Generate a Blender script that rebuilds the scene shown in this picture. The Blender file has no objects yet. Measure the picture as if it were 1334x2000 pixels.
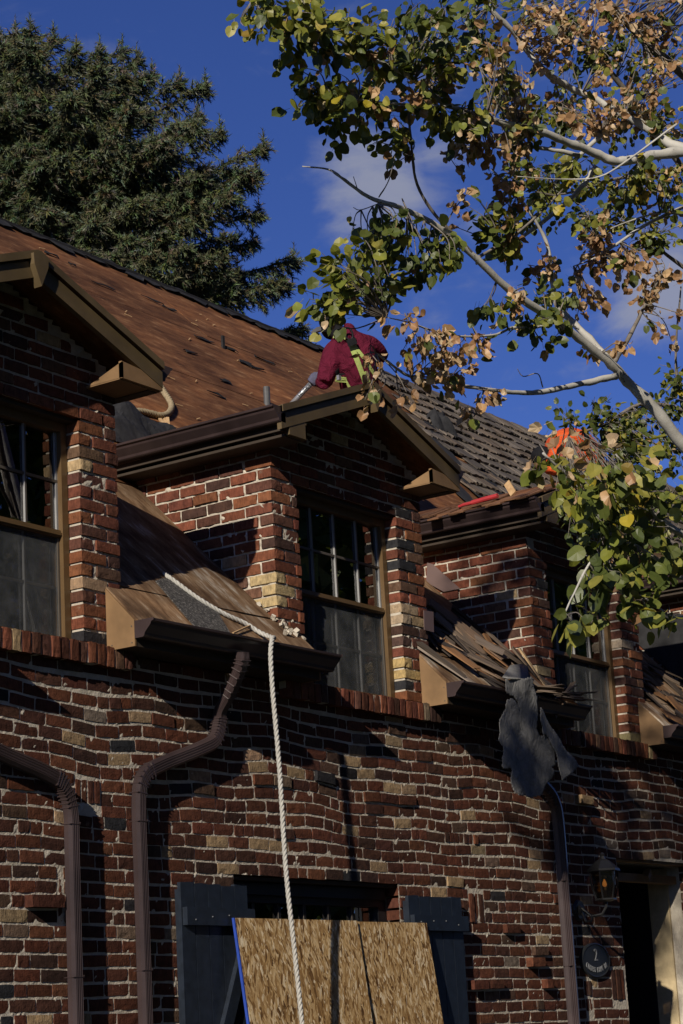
import bpy, math, random
import numpy as np
from mathutils import Vector, Matrix, Euler

# ------------------------------------------------------------------ camera, sky, sun, exposure
scn = bpy.context.scene
COL = scn.collection
cam_d = bpy.data.cameras.new('camera'); cam = bpy.data.objects.new('camera', cam_d); COL.objects.link(cam)
YAW, PIT, ROL = math.radians(56.267), math.radians(13.924), math.radians(-3.2314)
_f = Vector((math.sin(YAW)*math.cos(PIT), math.cos(YAW)*math.cos(PIT), math.sin(PIT)))
_r = Vector((math.cos(YAW), -math.sin(YAW), 0)); _u = _r.cross(_f)
_r2 = _r*math.cos(ROL)+_u*math.sin(ROL); _u2 = -_r*math.sin(ROL)+_u*math.cos(ROL)
cam.matrix_world = Matrix(((_r2.x,_u2.x,-_f.x,0),(_r2.y,_u2.y,-_f.y,-7),(_r2.z,_u2.z,-_f.z,1.6),(0,0,0,1)))
cam_d.sensor_fit = 'VERTICAL'; cam_d.sensor_height = 36.0; cam_d.lens = 36.0*4229.9/2000
cam_d.clip_start = .1; cam_d.clip_end = 3000
scn.camera = cam
CAMP = np.array([0,-7,1.6])

SUN_DIR = Vector((1, .3, -.47)).normalized()          # the way the light travels
elev = math.asin(-SUN_DIR.z); azim = math.atan2(-SUN_DIR.x, -SUN_DIR.y)
world = bpy.data.worlds.new('World'); scn.world = world; world.use_nodes = True
wt = world.node_tree; wt.nodes.clear()
wo = wt.nodes.new('ShaderNodeOutputWorld'); bg = wt.nodes.new('ShaderNodeBackground')
sky = wt.nodes.new('ShaderNodeTexSky'); sky.sky_type = 'NISHITA'; sky.sun_disc = False
sky.sun_elevation = elev; sky.sun_rotation = azim % (2*math.pi)
sky.altitude = 1600; sky.air_density = 1.0; sky.dust_density = .25; sky.ozone_density = 3.0
bg.inputs['Strength'].default_value = .058
# thin broken cloud, mapped by world direction
tc = wt.nodes.new('ShaderNodeTexCoord')
mp = wt.nodes.new('ShaderNodeMapping'); mp.inputs['Scale'].default_value = (1, 1, 2.2)
nz = wt.nodes.new('ShaderNodeTexNoise'); nz.inputs['Scale'].default_value = 22; nz.inputs['Detail'].default_value = 7; nz.inputs['Roughness'].default_value = .55
nz.inputs['Distortion'].default_value = .3
wt.links.new(tc.outputs['Generated'], mp.inputs['Vector']); wt.links.new(mp.outputs['Vector'], nz.inputs['Vector'])
# three small clouds stand in these directions
clouds = [((0.7814,0.4910,0.3851),0.02,1),
          ((0.7779,0.5033,0.3762),0.014,0.8),
          ((0.7952,0.4663,0.3875),0.022,0.55),
          ((0.8597,0.3932,0.3259),0.022,0.9),
          ((0.8409,0.4274,0.3319),0.016,0.5),
          ((0.8272,0.4517,0.3343),0.01,0.25)]
acc = None
for cd_, cr_, cw_ in clouds:
    ds_ = wt.nodes.new('ShaderNodeVectorMath'); ds_.operation = 'DISTANCE'; ds_.inputs[1].default_value = cd_; wt.links.new(tc.outputs['Generated'], ds_.inputs[0])
    mr = wt.nodes.new('ShaderNodeMapRange'); mr.interpolation_type = 'SMOOTHSTEP'; mr.inputs['From Min'].default_value = 0; mr.inputs['From Max'].default_value = cr_*2.2
    mr.inputs['To Min'].default_value = cw_; mr.inputs['To Max'].default_value = 0; wt.links.new(ds_.outputs['Value'], mr.inputs['Value'])
    if acc is None: acc = mr.outputs['Result']
    else:
        ad_ = wt.nodes.new('ShaderNodeMath'); ad_.operation = 'MAXIMUM'; wt.links.new(acc, ad_.inputs[0]); wt.links.new(mr.outputs['Result'], ad_.inputs[1]); acc = ad_.outputs[0]
nm = wt.nodes.new('ShaderNodeMath'); nm.operation = 'MULTIPLY_ADD'; wt.links.new(nz.outputs['Fac'], nm.inputs[0]); nm.inputs[1].default_value = 1.9; wt.links.new(acc, nm.inputs[2])
rp = wt.nodes.new('ShaderNodeValToRGB'); rp.color_ramp.elements[0].position = .0; rp.color_ramp.elements[1].position = 1
rp.color_ramp.elements[0].color = (0,0,0,1); rp.color_ramp.elements[1].color = (.8,.8,.8,1)
sb = wt.nodes.new('ShaderNodeMapRange'); sb.interpolation_type = 'SMOOTHSTEP'; sb.inputs['From Min'].default_value = 1.05; sb.inputs['From Max'].default_value = 1.95; wt.links.new(nm.outputs[0], sb.inputs['Value'])
wt.links.new(sb.outputs['Result'], rp.inputs['Fac'])
mxs = wt.nodes.new('ShaderNodeMix'); mxs.data_type = 'RGBA'
wt.links.new(rp.outputs['Color'], mxs.inputs['Factor']); wt.links.new(sky.outputs['Color'], mxs.inputs['A'])
mxs.inputs['B'].default_value = (9.0, 7.6, 5.0, 1)
tn_ = wt.nodes.new('ShaderNodeMix'); tn_.data_type = 'RGBA'; tn_.blend_type = 'MULTIPLY'; tn_.inputs['Factor'].default_value = 1
tn_.inputs['B'].default_value = (.68, .85, 1.60, 1); wt.links.new(mxs.outputs['Result'], tn_.inputs['A'])
wt.links.new(tn_.outputs['Result'], bg.inputs['Color']); wt.links.new(bg.outputs['Background'], wo.inputs['Surface'])

sd = bpy.data.lights.new('sun', 'SUN'); sun = bpy.data.objects.new('sun', sd); COL.objects.link(sun)
sd.energy = 5.0; sd.angle = math.radians(.53); sd.color = (1, .91, .77)
sun.rotation_euler = SUN_DIR.to_track_quat('-Z', 'Y').to_euler(); sun.location = (-30, -12, 30)

scn.view_settings.view_transform = 'Standard'; scn.view_settings.look = 'None'
scn.view_settings.exposure = -0.22; scn.view_settings.gamma = 1; scn.view_settings.use_curve_mapping = False
scn.cycles.max_bounces = 6; scn.cycles.diffuse_bounces = 1; scn.cycles.transparent_max_bounces = 16

# ------------------------------------------------------------------ helpers
RNG = random.Random(11)
WL = {}                                                # world offset of every object made here
def link(o, parent=None, w=(0,0,0)):
    COL.objects.link(o); WL[o.name] = Vector(w)
    if parent is not None:
        o.parent = parent; o.location = Vector(w)-WL[parent.name]
    else: o.location = w
    return o
def tag(o, label=None, cat=None, group=None, kind=None):
    if label: o['label'] = label
    if cat: o['category'] = cat
    if group: o['group'] = group
    if kind: o['kind'] = kind
    return o
def thing(name, label, cat, loc, group=None):
    o = bpy.data.objects.new(name, None); o.empty_display_size = .1
    link(o, None, loc); return tag(o, label, cat, group)

class MB:
    """collects faces and builds ONE mesh object"""
    def __init__(s): s.v=[]; s.f=[]; s.m=[]; s.c=[]; s.n=0
    def add(s, v, f, m=0, c=None):
        v=np.asarray(v,float).reshape(-1,3); s.v.append(v)
        for q in f: s.f.append(tuple(i+s.n for i in q)); s.m.append(m); s.c.append(c)
        s.n+=len(v); return s
    def box(s, c, d, R=None, m=0, col=None):
        h=np.array(d)/2; b=np.array([[x,y,z] for x in(-1,1) for y in(-1,1) for z in(-1,1)],float)*h
        if R is not None: b=b@np.array(R).T
        return s.add(b+np.array(c),[(0,1,3,2),(4,6,7,5),(0,4,5,1),(2,3,7,6),(0,2,6,4),(1,5,7,3)],m,col)
    def box2(s,x0,x1,y0,y1,z0,z1,m=0,col=None):
        return s.box(((x0+x1)/2,(y0+y1)/2,(z0+z1)/2),(abs(x1-x0),abs(y1-y0),abs(z1-z0)),None,m,col)
    def bar(s,a,b,w,t,up=(0,0,1),m=0,col=None):
        a=np.array(a,float);b=np.array(b,float);d=b-a;L=np.linalg.norm(d);d/=L
        up=np.array(up,float); sd=np.cross(d,up); sd/=np.linalg.norm(sd); u=np.cross(sd,d)
        return s.box((a+b)/2,(L,w,t),np.array([d,sd,u]).T,m,col)
    def prism(s, poly, vec, m=0, col=None):
        p=np.array(poly,float);n=len(p);v=np.vstack([p,p+np.array(vec,float)])
        f=[tuple(range(n))[::-1],tuple(range(n,2*n))]+[(i,(i+1)%n,n+(i+1)%n,n+i) for i in range(n)]
        return s.add(v,f,m,col)
    def sweep(s, rings, closed=True, caps=True, m=0, col=None):
        n=len(rings[0]);v=np.vstack(rings);f=[]
        for k in range(len(rings)-1):
            for i in range(n if closed else n-1):
                j=(i+1)%n; f.append((k*n+i,k*n+j,(k+1)*n+j,(k+1)*n+i))
        if caps and closed: f.append(tuple(range(n))[::-1]); f.append(tuple(range((len(rings)-1)*n,len(rings)*n)))
        return s.add(v,f,m,col)
    def tube(s, path, r, n=7, m=0, col=None, prof=None, up0=None, caps=True):
        P=np.array(path,float); k=len(P); rr=np.broadcast_to(np.array(r,float),(k,))
        T=np.gradient(P,axis=0); T/=np.linalg.norm(T,axis=1)[:,None]+1e-9
        a=np.array(up0 if up0 is not None else ((0,0,1) if abs(T[0][2])<.9 else (1,0,0)),float)
        N=np.cross(T[0],a); N/=np.linalg.norm(N); rings=[]
        for i in range(k):
            N=N-T[i]*(N@T[i]); N/=np.linalg.norm(N)+1e-9; B=np.cross(T[i],N)
            if prof is None:
                an=np.linspace(0,2*math.pi,n,endpoint=False)
                rings.append(P[i]+rr[i]*(np.cos(an)[:,None]*N+np.sin(an)[:,None]*B))
            else:
                q=np.array(prof); rings.append(P[i]+rr[i]*(q[:,:1]*N+q[:,1:]*B))
        return s.sweep(rings,True,caps,m,col)
    def build(s, name, mats, parent=None, smooth=False, kind=None, loc=None):
        me=bpy.data.meshes.new(name); v=np.vstack(s.v) if s.v else np.zeros((0,3))
        w=Vector(loc) if loc is not None else Vector((0,0,0))
        if loc is not None: v=v-np.array(loc,float)
        me.from_pydata(v.tolist(),[],s.f)
        if not isinstance(mats,(list,tuple)): mats=[mats]
        for q in mats: me.materials.append(q)
        if len(mats)>1: me.polygons.foreach_set('material_index',s.m)
        if any(c is not None for c in s.c):
            at=me.attributes.new('tint','FLOAT_COLOR','FACE')
            at.data.foreach_set('color',np.array([(*(c if c is not None else (.2,.2,.2)),1) for c in s.c],float).ravel())
        if smooth: me.polygons.foreach_set('use_smooth',[True]*len(me.polygons))
        me.update()
        o=bpy.data.objects.new(name,me); link(o,parent,w)
        if kind: o['kind']=kind
        return o
def smooth_path(pts, k=6):
    P=np.array(pts,float); P=np.vstack([2*P[0]-P[1],P,2*P[-1]-P[-2]]); out=[]
    for i in range(1,len(P)-2):
        for t in np.linspace(0,1,k,endpoint=False):
            a,b,c,d=P[i-1],P[i],P[i+1],P[i+2]
            out.append(.5*((2*b)+(c-a)*t+(2*a-5*b+4*c-d)*t*t+(3*b-a-3*c+d)*t**3))
    out.append(P[-2]); return np.array(out)
def rotz(a): c,s=math.cos(a),math.sin(a); return np.array([[c,-s,0],[s,c,0],[0,0,1]])
def basis(d,up=(0,0,1)):
    d=np.array(d,float);d/=np.linalg.norm(d);x=np.cross(d,np.array(up,float))
    if np.linalg.norm(x)<1e-4: x=np.cross(d,(1,0,0))
    x/=np.linalg.norm(x);return x,d,np.cross(x,d)

# ------------------------------------------------------------------ materials
def mat(name):
    m=bpy.data.materials.new(name); m.use_nodes=True; t=m.node_tree; b=t.nodes['Principled BSDF']; return m,t,b
def N(t,typ,**kw):
    n=t.nodes.new(typ)
    for k,v in kw.items():
        if k.startswith('i_'): n.inputs[k[2:].replace('_',' ')].default_value=v
        else: setattr(n,k,v)
    return n
def ramp(t,src,stops):
    r=t.nodes.new('ShaderNodeValToRGB'); e=r.color_ramp.elements
    while len(e)<len(stops): e.new(.5)
    for q,(p,c) in zip(e,stops): q.position=p; q.color=(*c,1) if len(c)==3 else c
    t.links.new(src,r.inputs['Fac']); return r.outputs['Color']
def mixc(t,f,a,b,mode='MIX'):
    n=t.nodes.new('ShaderNodeMix'); n.data_type='RGBA'; n.blend_type=mode
    for s,k in ((f,'Factor'),(a,'A'),(b,'B')):
        if isinstance(s,(int,float)): n.inputs[k].default_value=s
        elif isinstance(s,tuple): n.inputs[k].default_value=(*s,1)[:4]
        else: t.links.new(s,n.inputs[k])
    return n.outputs['Result']
def coords(t, scale=(1,1,1), rot=(0,0,0), kind='Object'):
    c=t.nodes.new('ShaderNodeTexCoord'); m=t.nodes.new('ShaderNodeMapping')
    m.inputs['Scale'].default_value=scale; m.inputs['Rotation'].default_value=rot
    if kind=='World':
        g=t.nodes.new('ShaderNodeNewGeometry'); t.links.new(g.outputs['Position'],m.inputs['Vector'])
    else: t.links.new(c.outputs[kind],m.inputs['Vector'])
    return m.outputs['Vector']
def noise(t,vec,scale,detail=5,rough=.55,dist=0):
    n=N(t,'ShaderNodeTexNoise',i_Scale=scale,i_Detail=detail,i_Roughness=rough,i_Distortion=dist)
    t.links.new(vec,n.inputs['Vector']); return n.outputs['Fac']
def bump(t,b,h,strength=.4,dist=.01):
    n=N(t,'ShaderNodeBump',i_Strength=strength,i_Distance=dist); t.links.new(h,n.inputs['Height']); t.links.new(n.outputs['Normal'],b.inputs['Normal'])
def plain(name,col,rough=.6,var=.25,sc=18,bmp=.15,spec=.4,metal=0):
    m,t,b=mat(name); v=coords(t,kind='World'); n=noise(t,v,sc)
    lo=tuple(c*(1-var) for c in col); hi=tuple(min(1,c*(1+var)) for c in col)
    t.links.new(ramp(t,n,[(.3,lo),(.7,hi)]),b.inputs['Base Color'])
    b.inputs['Roughness'].default_value=rough; b.inputs['Specular IOR Level'].default_value=spec; b.inputs['Metallic'].default_value=metal
    if bmp: bump(t,b,noise(t,v,sc*6),bmp,.004)
    return m
def tintnode(t,single):
    if single:
        return N(t,'ShaderNodeObjectInfo').outputs['Color']
    a=N(t,'ShaderNodeAttribute',attribute_name='tint'); return a.outputs['Color']
def brick_mat(single):
    m,t,b=mat('brick_single' if single else 'brick_joined'); v=coords(t,kind='World')
    c=tintnode(t,single)
    big=noise(t,v,26,4,.6); c1=mixc(t,1,c,ramp(t,big,[(.3,(.62,.60,.60)),(.55,(1,1,1)),(.75,(1.22,1.15,1.05))]),'MULTIPLY')
    v2=coords(t,(190,190,28),kind='World'); st=noise(t,v2,1,3)          # drag marks of the wire cut
    c2=mixc(t,1,c1,ramp(t,st,[(.35,(.72,.72,.72)),(.6,(1.08,1.08,1.08))]),'MULTIPLY')
    sm=noise(t,v,9,6,.65); spl=ramp(t,sm,[(.66,(0,0,0)),(.74,(.55,.55,.55))])   # mortar smears
    c3=mixc(t,spl,c2,(.33,.28,.22))
    t.links.new(c3,b.inputs['Base Color']); b.inputs['Roughness'].default_value=.93; b.inputs['Specular IOR Level'].default_value=.15
    hv=N(t,'ShaderNodeMath',operation='ADD'); t.links.new(noise(t,v,120,4),hv.inputs[0]); t.links.new(noise(t,v,32,3),hv.inputs[1])
    bump(t,b,hv.outputs[0],.55,.006); return m
def leaf_mat(name,single):
    m,t,b=mat(name); t.nodes.remove(b); out=t.nodes['Material Output']
    c=tintnode(t,single); v=coords(t,kind='World')
    c=mixc(t,1,c,ramp(t,noise(t,v,45,3),[(.3,(.78,.8,.75)),(.7,(1.18,1.12,1.05))]),'MULTIPLY')
    d=N(t,'ShaderNodeBsdfDiffuse'); tr=N(t,'ShaderNodeBsdfTranslucent'); g=N(t,'ShaderNodeBsdfGlossy',i_Roughness=.45)
    t.links.new(c,d.inputs['Color']); tc_=mixc(t,1,c,(1.1,1.15,.55),'MULTIPLY'); t.links.new(tc_,tr.inputs['Color'])
    a=N(t,'ShaderNodeMixShader',i_Fac=.28); t.links.new(d.outputs[0],a.inputs[1]); t.links.new(tr.outputs[0],a.inputs[2])
    e=N(t,'ShaderNodeMixShader',i_Fac=.035); t.links.new(a.outputs[0],e.inputs[1]); t.links.new(g.outputs[0],e.inputs[2])
    t.links.new(e.outputs[0],out.inputs['Surface']); return m
def wood_mat(name,stops,scale,rot=(0,0,0),rough=.85,tinted=None,kind='World',bs=.5):
    m,t,b=mat(name); v=coords(t,scale,rot,kind=kind); g=noise(t,v,1,6,.62,.4)
    col=ramp(t,g,stops)
    if tinted is not None: col=mixc(t,1,col,tintnode(t,tinted),'MULTIPLY')
    t.links.new(col,b.inputs['Base Color']); b.inputs['Roughness'].default_value=rough; b.inputs['Specular IOR Level'].default_value=.2
    bump(t,b,g,bs,.006); return m
M={}
M['brick1']=brick_mat(True); M['brick']=brick_mat(False)
def mortar():
    m,t,b=mat('mortar'); v=coords(t,kind='World')
    c=ramp(t,noise(t,v,14,6,.65),[(.3,(.42,.37,.30)),(.55,(.58,.52,.43)),(.75,(.68,.62,.52))])
    t.links.new(c,b.inputs['Base Color']); b.inputs['Roughness'].default_value=.95; b.inputs['Specular IOR Level'].default_value=.1
    bump(t,b,noise(t,v,150,4),.7,.006); return m
M['mortar']=mortar()
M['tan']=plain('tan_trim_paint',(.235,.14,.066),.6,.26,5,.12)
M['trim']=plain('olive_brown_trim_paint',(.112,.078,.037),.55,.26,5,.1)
M['gutter']=plain('brown_gutter_enamel',(.050,.034,.034),.34,.28,5,.04,.5)
M['flash']=plain('brown_flashing_metal',(.155,.105,.098),.42,.12,6,.03,.5)
M['felt']=plain('tar_felt',(.028,.028,.03),.85,.3,14,.3,.2)
M['feltlit']=plain('grey_side_of_felt',(.12,.118,.115),.8,.3,7,.25,.2)
def felt_mat():
    m,t,b=mat('creased_grey_felt'); v=coords(t,kind='World'); f=noise(t,v,9,6,.62,.8); g=noise(t,v,70,4,.7)
    c=mixc(t,1,ramp(t,f,[(.3,(.12,.118,.115)),(.5,(.185,.182,.178)),(.7,(.225,.22,.215))]),ramp(t,g,[(.3,(.75,.75,.75)),(.6,(1.1,1.1,1.1))]),'MULTIPLY')
    t.links.new(c,b.inputs['Base Color']); b.inputs['Roughness'].default_value=.85; bump(t,b,f,.8,.03); return m
M['feltlit']=felt_mat()
M['navy']=plain('navy_shutter_paint',(.014,.020,.032),.45,.3,20,.1,.5)
M['iron']=plain('black_iron',(.012,.012,.013),.4,.2,20,.1,.5)
M['plaque']=plain('black_plaque_paint',(.018,.02,.022),.45,.15,20,.05,.5)
M['letter']=plain('dull_silver_letter',(.17,.175,.185),.45,.1,20,0,.5)
M['frame']=plain('bronze_window_frame',(.125,.075,.032),.5,.12,8,.05)
M['white']=plain('white_bead_and_lit_edge',(.27,.27,.27),.4,.06,10,0)
M['grille']=plain('dark_grille_bar',(.10,.085,.07),.5,.1,10,0)
M['room']=plain('unlit_room_backing',(.06,.055,.05),.9,.2,3,0,.1)
M['dark']=plain('dark_paint_and_shade',(.012,.012,.014),.5,.2,8,0)
M['stucco']=plain('cream_stucco',(.55,.44,.27),.9,.12,25,.35,.1)
M['pipe']=plain('grey_vent_pipe',(.09,.09,.092),.5,.2,12,.1)
M['soffit']=plain('brown_soffit',(.045,.032,.022),.7,.15,8,.1)
M['steel']=plain('brushed_steel',(.42,.43,.45),.35,.12,30,.05,.5,.6)
M['red']=plain('red_tool_grip',(.42,.035,.04),.5,.12,10,0)
M['orange_plastic']=plain('orange_plastic',(.62,.11,.02),.45,.1,10,0)
M['lawn']=plain('mown_lawn',(.025,.032,.013),.95,.35,3,.4,.1)
M['drive']=plain('dark_asphalt_drive',(.05,.05,.05),.9,.15,4,.2,.1)
M['blue']=plain('blue_sealed_edge',(.02,.06,.36),.6,.15,12,.05)
M['hoodie']=plain('maroon_cotton',(.115,.012,.030),.92,.22,24,.35,.1)
M['hivis']=plain('lime_webbing',(.36,.43,.13),.8,.12,60,.2,.2)
M['black_cloth']=plain('black_cloth',(.014,.014,.016),.9,.3,40,.2,.1)
M['denim']=plain('dark_denim',(.03,.035,.055),.9,.2,40,.2,.1)
M['glove']=plain('grey_work_glove',(.10,.10,.15),.85,.2,50,.2,.1)
M['skin']=plain('skin',(.30,.16,.10),.55,.1,30,.05)
M['orange']=plain('orange_shirt',(.72,.095,.012),.9,.15,20,.3,.1)
def cloth(name,col):
    m,t,b=mat(name); v=coords(t,(11,11,7),(.4,.2,.3),kind='World'); f=noise(t,v,1,4,.6,1.2)
    t.links.new(ramp(t,f,[(.3,tuple(c*.8 for c in col)),(.7,tuple(c*1.2 for c in col))]),b.inputs['Base Color'])
    b.inputs['Roughness'].default_value=.92; b.inputs['Specular IOR Level'].default_value=.1; bump(t,b,f,.9,.05); return m
M['hoodie']=cloth('maroon_cotton_knit',(.115,.012,.030))
def orange_shirt():
    m,t,b=mat('orange_work_shirt'); v=coords(t,kind='World')
    f=noise(t,coords(t,(9,9,26),(0,.5,0),kind='World'),1,4,.6)
    t.links.new(ramp(t,f,[(.3,(.5,.05,.008)),(.6,(.78,.11,.015))]),b.inputs['Base Color'])
    b.inputs['Roughness'].default_value=.9; bump(t,b,f,1,.04); return m
M['orange']=orange_shirt()
# weathered plywood: rust brown with pale streaks along the sheets
def ply(name,stops,sc):
    m,t,b=mat(name); v=coords(t,sc,kind='World'); g=noise(t,v,1,7,.68,.08)
    w=noise(t,coords(t,(1.1,1.6,1.6),kind='World'),1,4,.6)
    c=mixc(t,1,ramp(t,g,stops),ramp(t,w,[(.30,(.40,.37,.37)),(.5,(1,1,1)),(.68,(1.55,1.45,1.3))]),'MULTIPLY')
    k=noise(t,coords(t,(14,22,22),kind='World'),1,5,.7); c=mixc(t,ramp(t,k,[(.68,(0,0,0)),(.74,(.6,.6,.6))]),c,(.02,.016,.014))
    fl=noise(t,coords(t,(7,70,70) if sc[0]<10 else (48,8,8),kind='World'),1,5,.75); c=mixc(t,ramp(t,fl,[(.60,(0,0,0)),(.68,(.6,.6,.6))]),c,(.40,.23,.115))
    dk_=noise(t,coords(t,(5,30,30) if sc[0]<10 else (30,5,5),kind='World'),1,5,.7); c=mixc(t,ramp(t,dk_,[(.60,(0,0,0)),(.70,(.7,.7,.7))]),c,(.035,.018,.012))
    b.inputs['Roughness'].default_value=.88; b.inputs['Specular IOR Level'].default_value=.15
    t.links.new(c,b.inputs['Base Color']); bump(t,b,g,.5,.006); return m
M['ply']=ply('weathered_plywood',[(.28,(.062,.027,.013)),(.45,(.135,.057,.025)),(.58,(.185,.083,.037)),(.72,(.36,.20,.10))],(3.6,12,12))
M['plylow']=ply('low_roof_plywood',[(.28,(.06,.036,.022)),(.44,(.17,.10,.055)),(.56,(.27,.18,.11)),(.68,(.50,.45,.38))],(11.5,3.2,3.2))
M['shake1']=wood_mat('cedar_shake_single',[(.25,(.35,.35,.35)),(.5,(1,1,1)),(.75,(1.5,1.5,1.5))],(60,5,5),tinted=True)
M['shake']=wood_mat('cedar_shake_joined',[(.25,(.35,.35,.35)),(.5,(1,1,1)),(.75,(1.5,1.5,1.5))],(60,5,5),tinted=False)
M['debris']=wood_mat('loose_shake',[(.25,(.5,.5,.5)),(.5,(1,1,1)),(.75,(1.4,1.4,1.4))],(4,60,30),tinted=True,kind='Object')
M['cleanwood']=wood_mat('fresh_lath',[(.3,(.42,.25,.12)),(.7,(.62,.42,.22))],(4,30,30))
def granule():
    m,t,b=mat('mineral_roofing'); v=coords(t,kind='World')
    t.links.new(ramp(t,noise(t,v,75,3,.9),[(.38,(.018,.017,.016)),(.52,(.055,.05,.046)),(.66,(.24,.225,.21))]),b.inputs['Base Color'])
    b.inputs['Roughness'].default_value=.9; bump(t,b,noise(t,v,75,2),.8,.004); return m
M['granule']=granule()
def osb():
    m,t,b=mat('strand_board'); v=coords(t,kind='World')
    d=N(t,'ShaderNodeTexNoise',i_Scale=7.0,i_Detail=3); t.links.new(v,d.inputs['Vector'])
    ad=N(t,'ShaderNodeVectorMath',operation='MULTIPLY_ADD'); t.links.new(d.outputs['Color'],ad.inputs[0]); ad.inputs[1].default_value=(.022,.0,.022); t.links.new(v,ad.inputs[2])
    cols=[]
    for sc,ofs,rot in (((56,10,13),0,.12),((74,10,18),3.3,-.35),((100,10,27),7.7,.5)):
        mp=N(t,'ShaderNodeMapping'); mp.inputs['Scale'].default_value=sc; mp.inputs['Location'].default_value=(ofs,0,ofs)
        rt=N(t,'ShaderNodeVectorRotate',rotation_type='Y_AXIS',i_Angle=rot); t.links.new(ad.outputs[0],rt.inputs['Vector']); t.links.new(rt.outputs[0],mp.inputs['Vector'])
        vo=N(t,'ShaderNodeTexVoronoi',i_Scale=1.0); vo.inputs['Randomness'].default_value=1; t.links.new(mp.outputs[0],vo.inputs['Vector'])
        sp=N(t,'ShaderNodeSeparateColor'); t.links.new(vo.outputs['Color'],sp.inputs[0]); cols.append((sp.outputs[0],sp.outputs[1]))
    stops=[(.0,(.10,.045,.014)),(.2,(.33,.185,.065)),(.5,(.52,.33,.14)),(.8,(.70,.50,.26)),(1,(.86,.72,.50))]
    a=ramp(t,cols[0][0],stops); c2=ramp(t,cols[1][0],stops); c3=ramp(t,cols[2][0],stops)
    k=N(t,'ShaderNodeMath',operation='GREATER_THAN',i_Value=.5); t.links.new(cols[0][1],k.inputs[0]); k.inputs[1].default_value=.45
    k2=N(t,'ShaderNodeMath',operation='GREATER_THAN'); t.links.new(cols[1][1],k2.inputs[0]); k2.inputs[1].default_value=.55
    c=mixc(t,k.outputs[0],a,c2); c=mixc(t,k2.outputs[0],c,c3)
    fi=noise(t,coords(t,(260,20,22),kind='World'),1,4,.7); c=mixc(t,1,c,ramp(t,fi,[(.34,(.38,.30,.22)),(.52,(1.08,1.08,1.08))]),'MULTIPLY')
    t.links.new(c,b.inputs['Base Color']); b.inputs['Roughness'].default_value=.75; b.inputs['Specular IOR Level'].default_value=.25
    h=N(t,'ShaderNodeMath',operation='ADD'); t.links.new(cols[0][0],h.inputs[0]); t.links.new(fi,h.inputs[1]); bump(t,b,h.outputs[0],.35,.004); return m
M['osb']=osb()
def glass(name,tr,gl,rough):
    m,t,b=mat(name); t.nodes.remove(b); out=t.nodes['Material Output']
    T=N(t,'ShaderNodeBsdfTransparent'); T.inputs['Color'].default_value=(*tr,1); G=N(t,'ShaderNodeBsdfGlossy',i_Roughness=rough); G.inputs['Color'].default_value=(*gl,1)
    F=N(t,'ShaderNodeFresnel',i_IOR=1.5); mx=N(t,'ShaderNodeMath',operation='MULTIPLY_ADD'); t.links.new(F.outputs[0],mx.inputs[0]); mx.inputs[1].default_value=2.4; mx.inputs[2].default_value=.02
    S=N(t,'ShaderNodeMixShader'); t.links.new(mx.outputs[0],S.inputs[0]); t.links.new(T.outputs[0],S.inputs[1]); t.links.new(G.outputs[0],S.inputs[2]); t.links.new(S.outputs[0],out.inputs['Surface']); return m
M['glass']=glass('window_glass',(.82,.86,.84),(1,1,1),.0)
def screen():
    m,t,b=mat('insect_screen'); t.nodes.remove(b); out=t.nodes['Material Output']
    T=N(t,'ShaderNodeBsdfTransparent'); D=N(t,'ShaderNodeBsdfDiffuse')
    v=coords(t,kind='World'); t.links.new(ramp(t,noise(t,v,7,6,.7),[(.35,(.06,.066,.072)),(.7,(.17,.175,.18))]),D.inputs['Color'])
    S=N(t,'ShaderNodeMixShader',i_Fac=.36); t.links.new(T.outputs[0],S.inputs[1]); t.links.new(D.outputs[0],S.inputs[2]); t.links.new(S.outputs[0],out.inputs['Surface']); return m
M['screen']=screen()
def bark():
    m,t,b=mat('white_aspen_bark'); v=coords(t,kind='World')
    c=ramp(t,noise(t,v,11,5,.6),[(.3,(.36,.345,.31)),(.65,(.55,.53,.48))])
    k=noise(t,v,34,5,.75); c=mixc(t,ramp(t,k,[(.62,(0,0,0)),(.68,(1,1,1))]),c,(.05,.045,.04))
    t.links.new(c,b.inputs['Base Color']); b.inputs['Roughness'].default_value=.8; bump(t,b,k,.4,.004); return m
M['bark']=bark()
M['twig']=plain('grey_twig',(.20,.175,.15),.8,.4,40,.1,.2)
M['sbark']=plain('spruce_bark',(.09,.06,.045),.9,.3,20,.6,.1)
M['leaf1']=leaf_mat('aspen_leaf_single',True); M['leaf']=leaf_mat('aspen_leaf_joined',False)
def needle():
    m,t,b=mat('spruce_needles'); t.links.new(tintnode(t,False),b.inputs['Base Color']); b.inputs['Roughness'].default_value=.6; b.inputs['Specular IOR Level'].default_value=.25; return m
M['needle']=needle()
M['rope']=plain('white_rope',(.47,.455,.42),.85,.14,60,.3,.2)
M['oldrope']=plain('tan_rope',(.34,.27,.17),.9,.2,60,.3,.1)
def emit(name,c,s):
    m,t,b=mat(name); b.inputs['Base Color'].default_value=(*c,1); b.inputs['Emission Color'].default_value=(*c,1); b.inputs['Emission Strength'].default_value=s; return m
M['bulb']=emit('lit_bulb',(1,.40,.09),.55)
M['lampglass']=glass('seeded_lamp_glass',(.38,.33,.27),(.8,.8,.8),.15)

# ------------------------------------------------------------------ ground
g=MB(); g.add([(-900,-900,0),(900,-900,0),(900,900,0),(-900,900,0)],[(0,1,2,3)]); tag(g.build('lawn',M['lawn']),kind='structure')
g=MB(); g.box2(9,26,-14,-.05,-.1,.004); tag(g.build('driveway',M['drive']),kind='structure')

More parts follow.
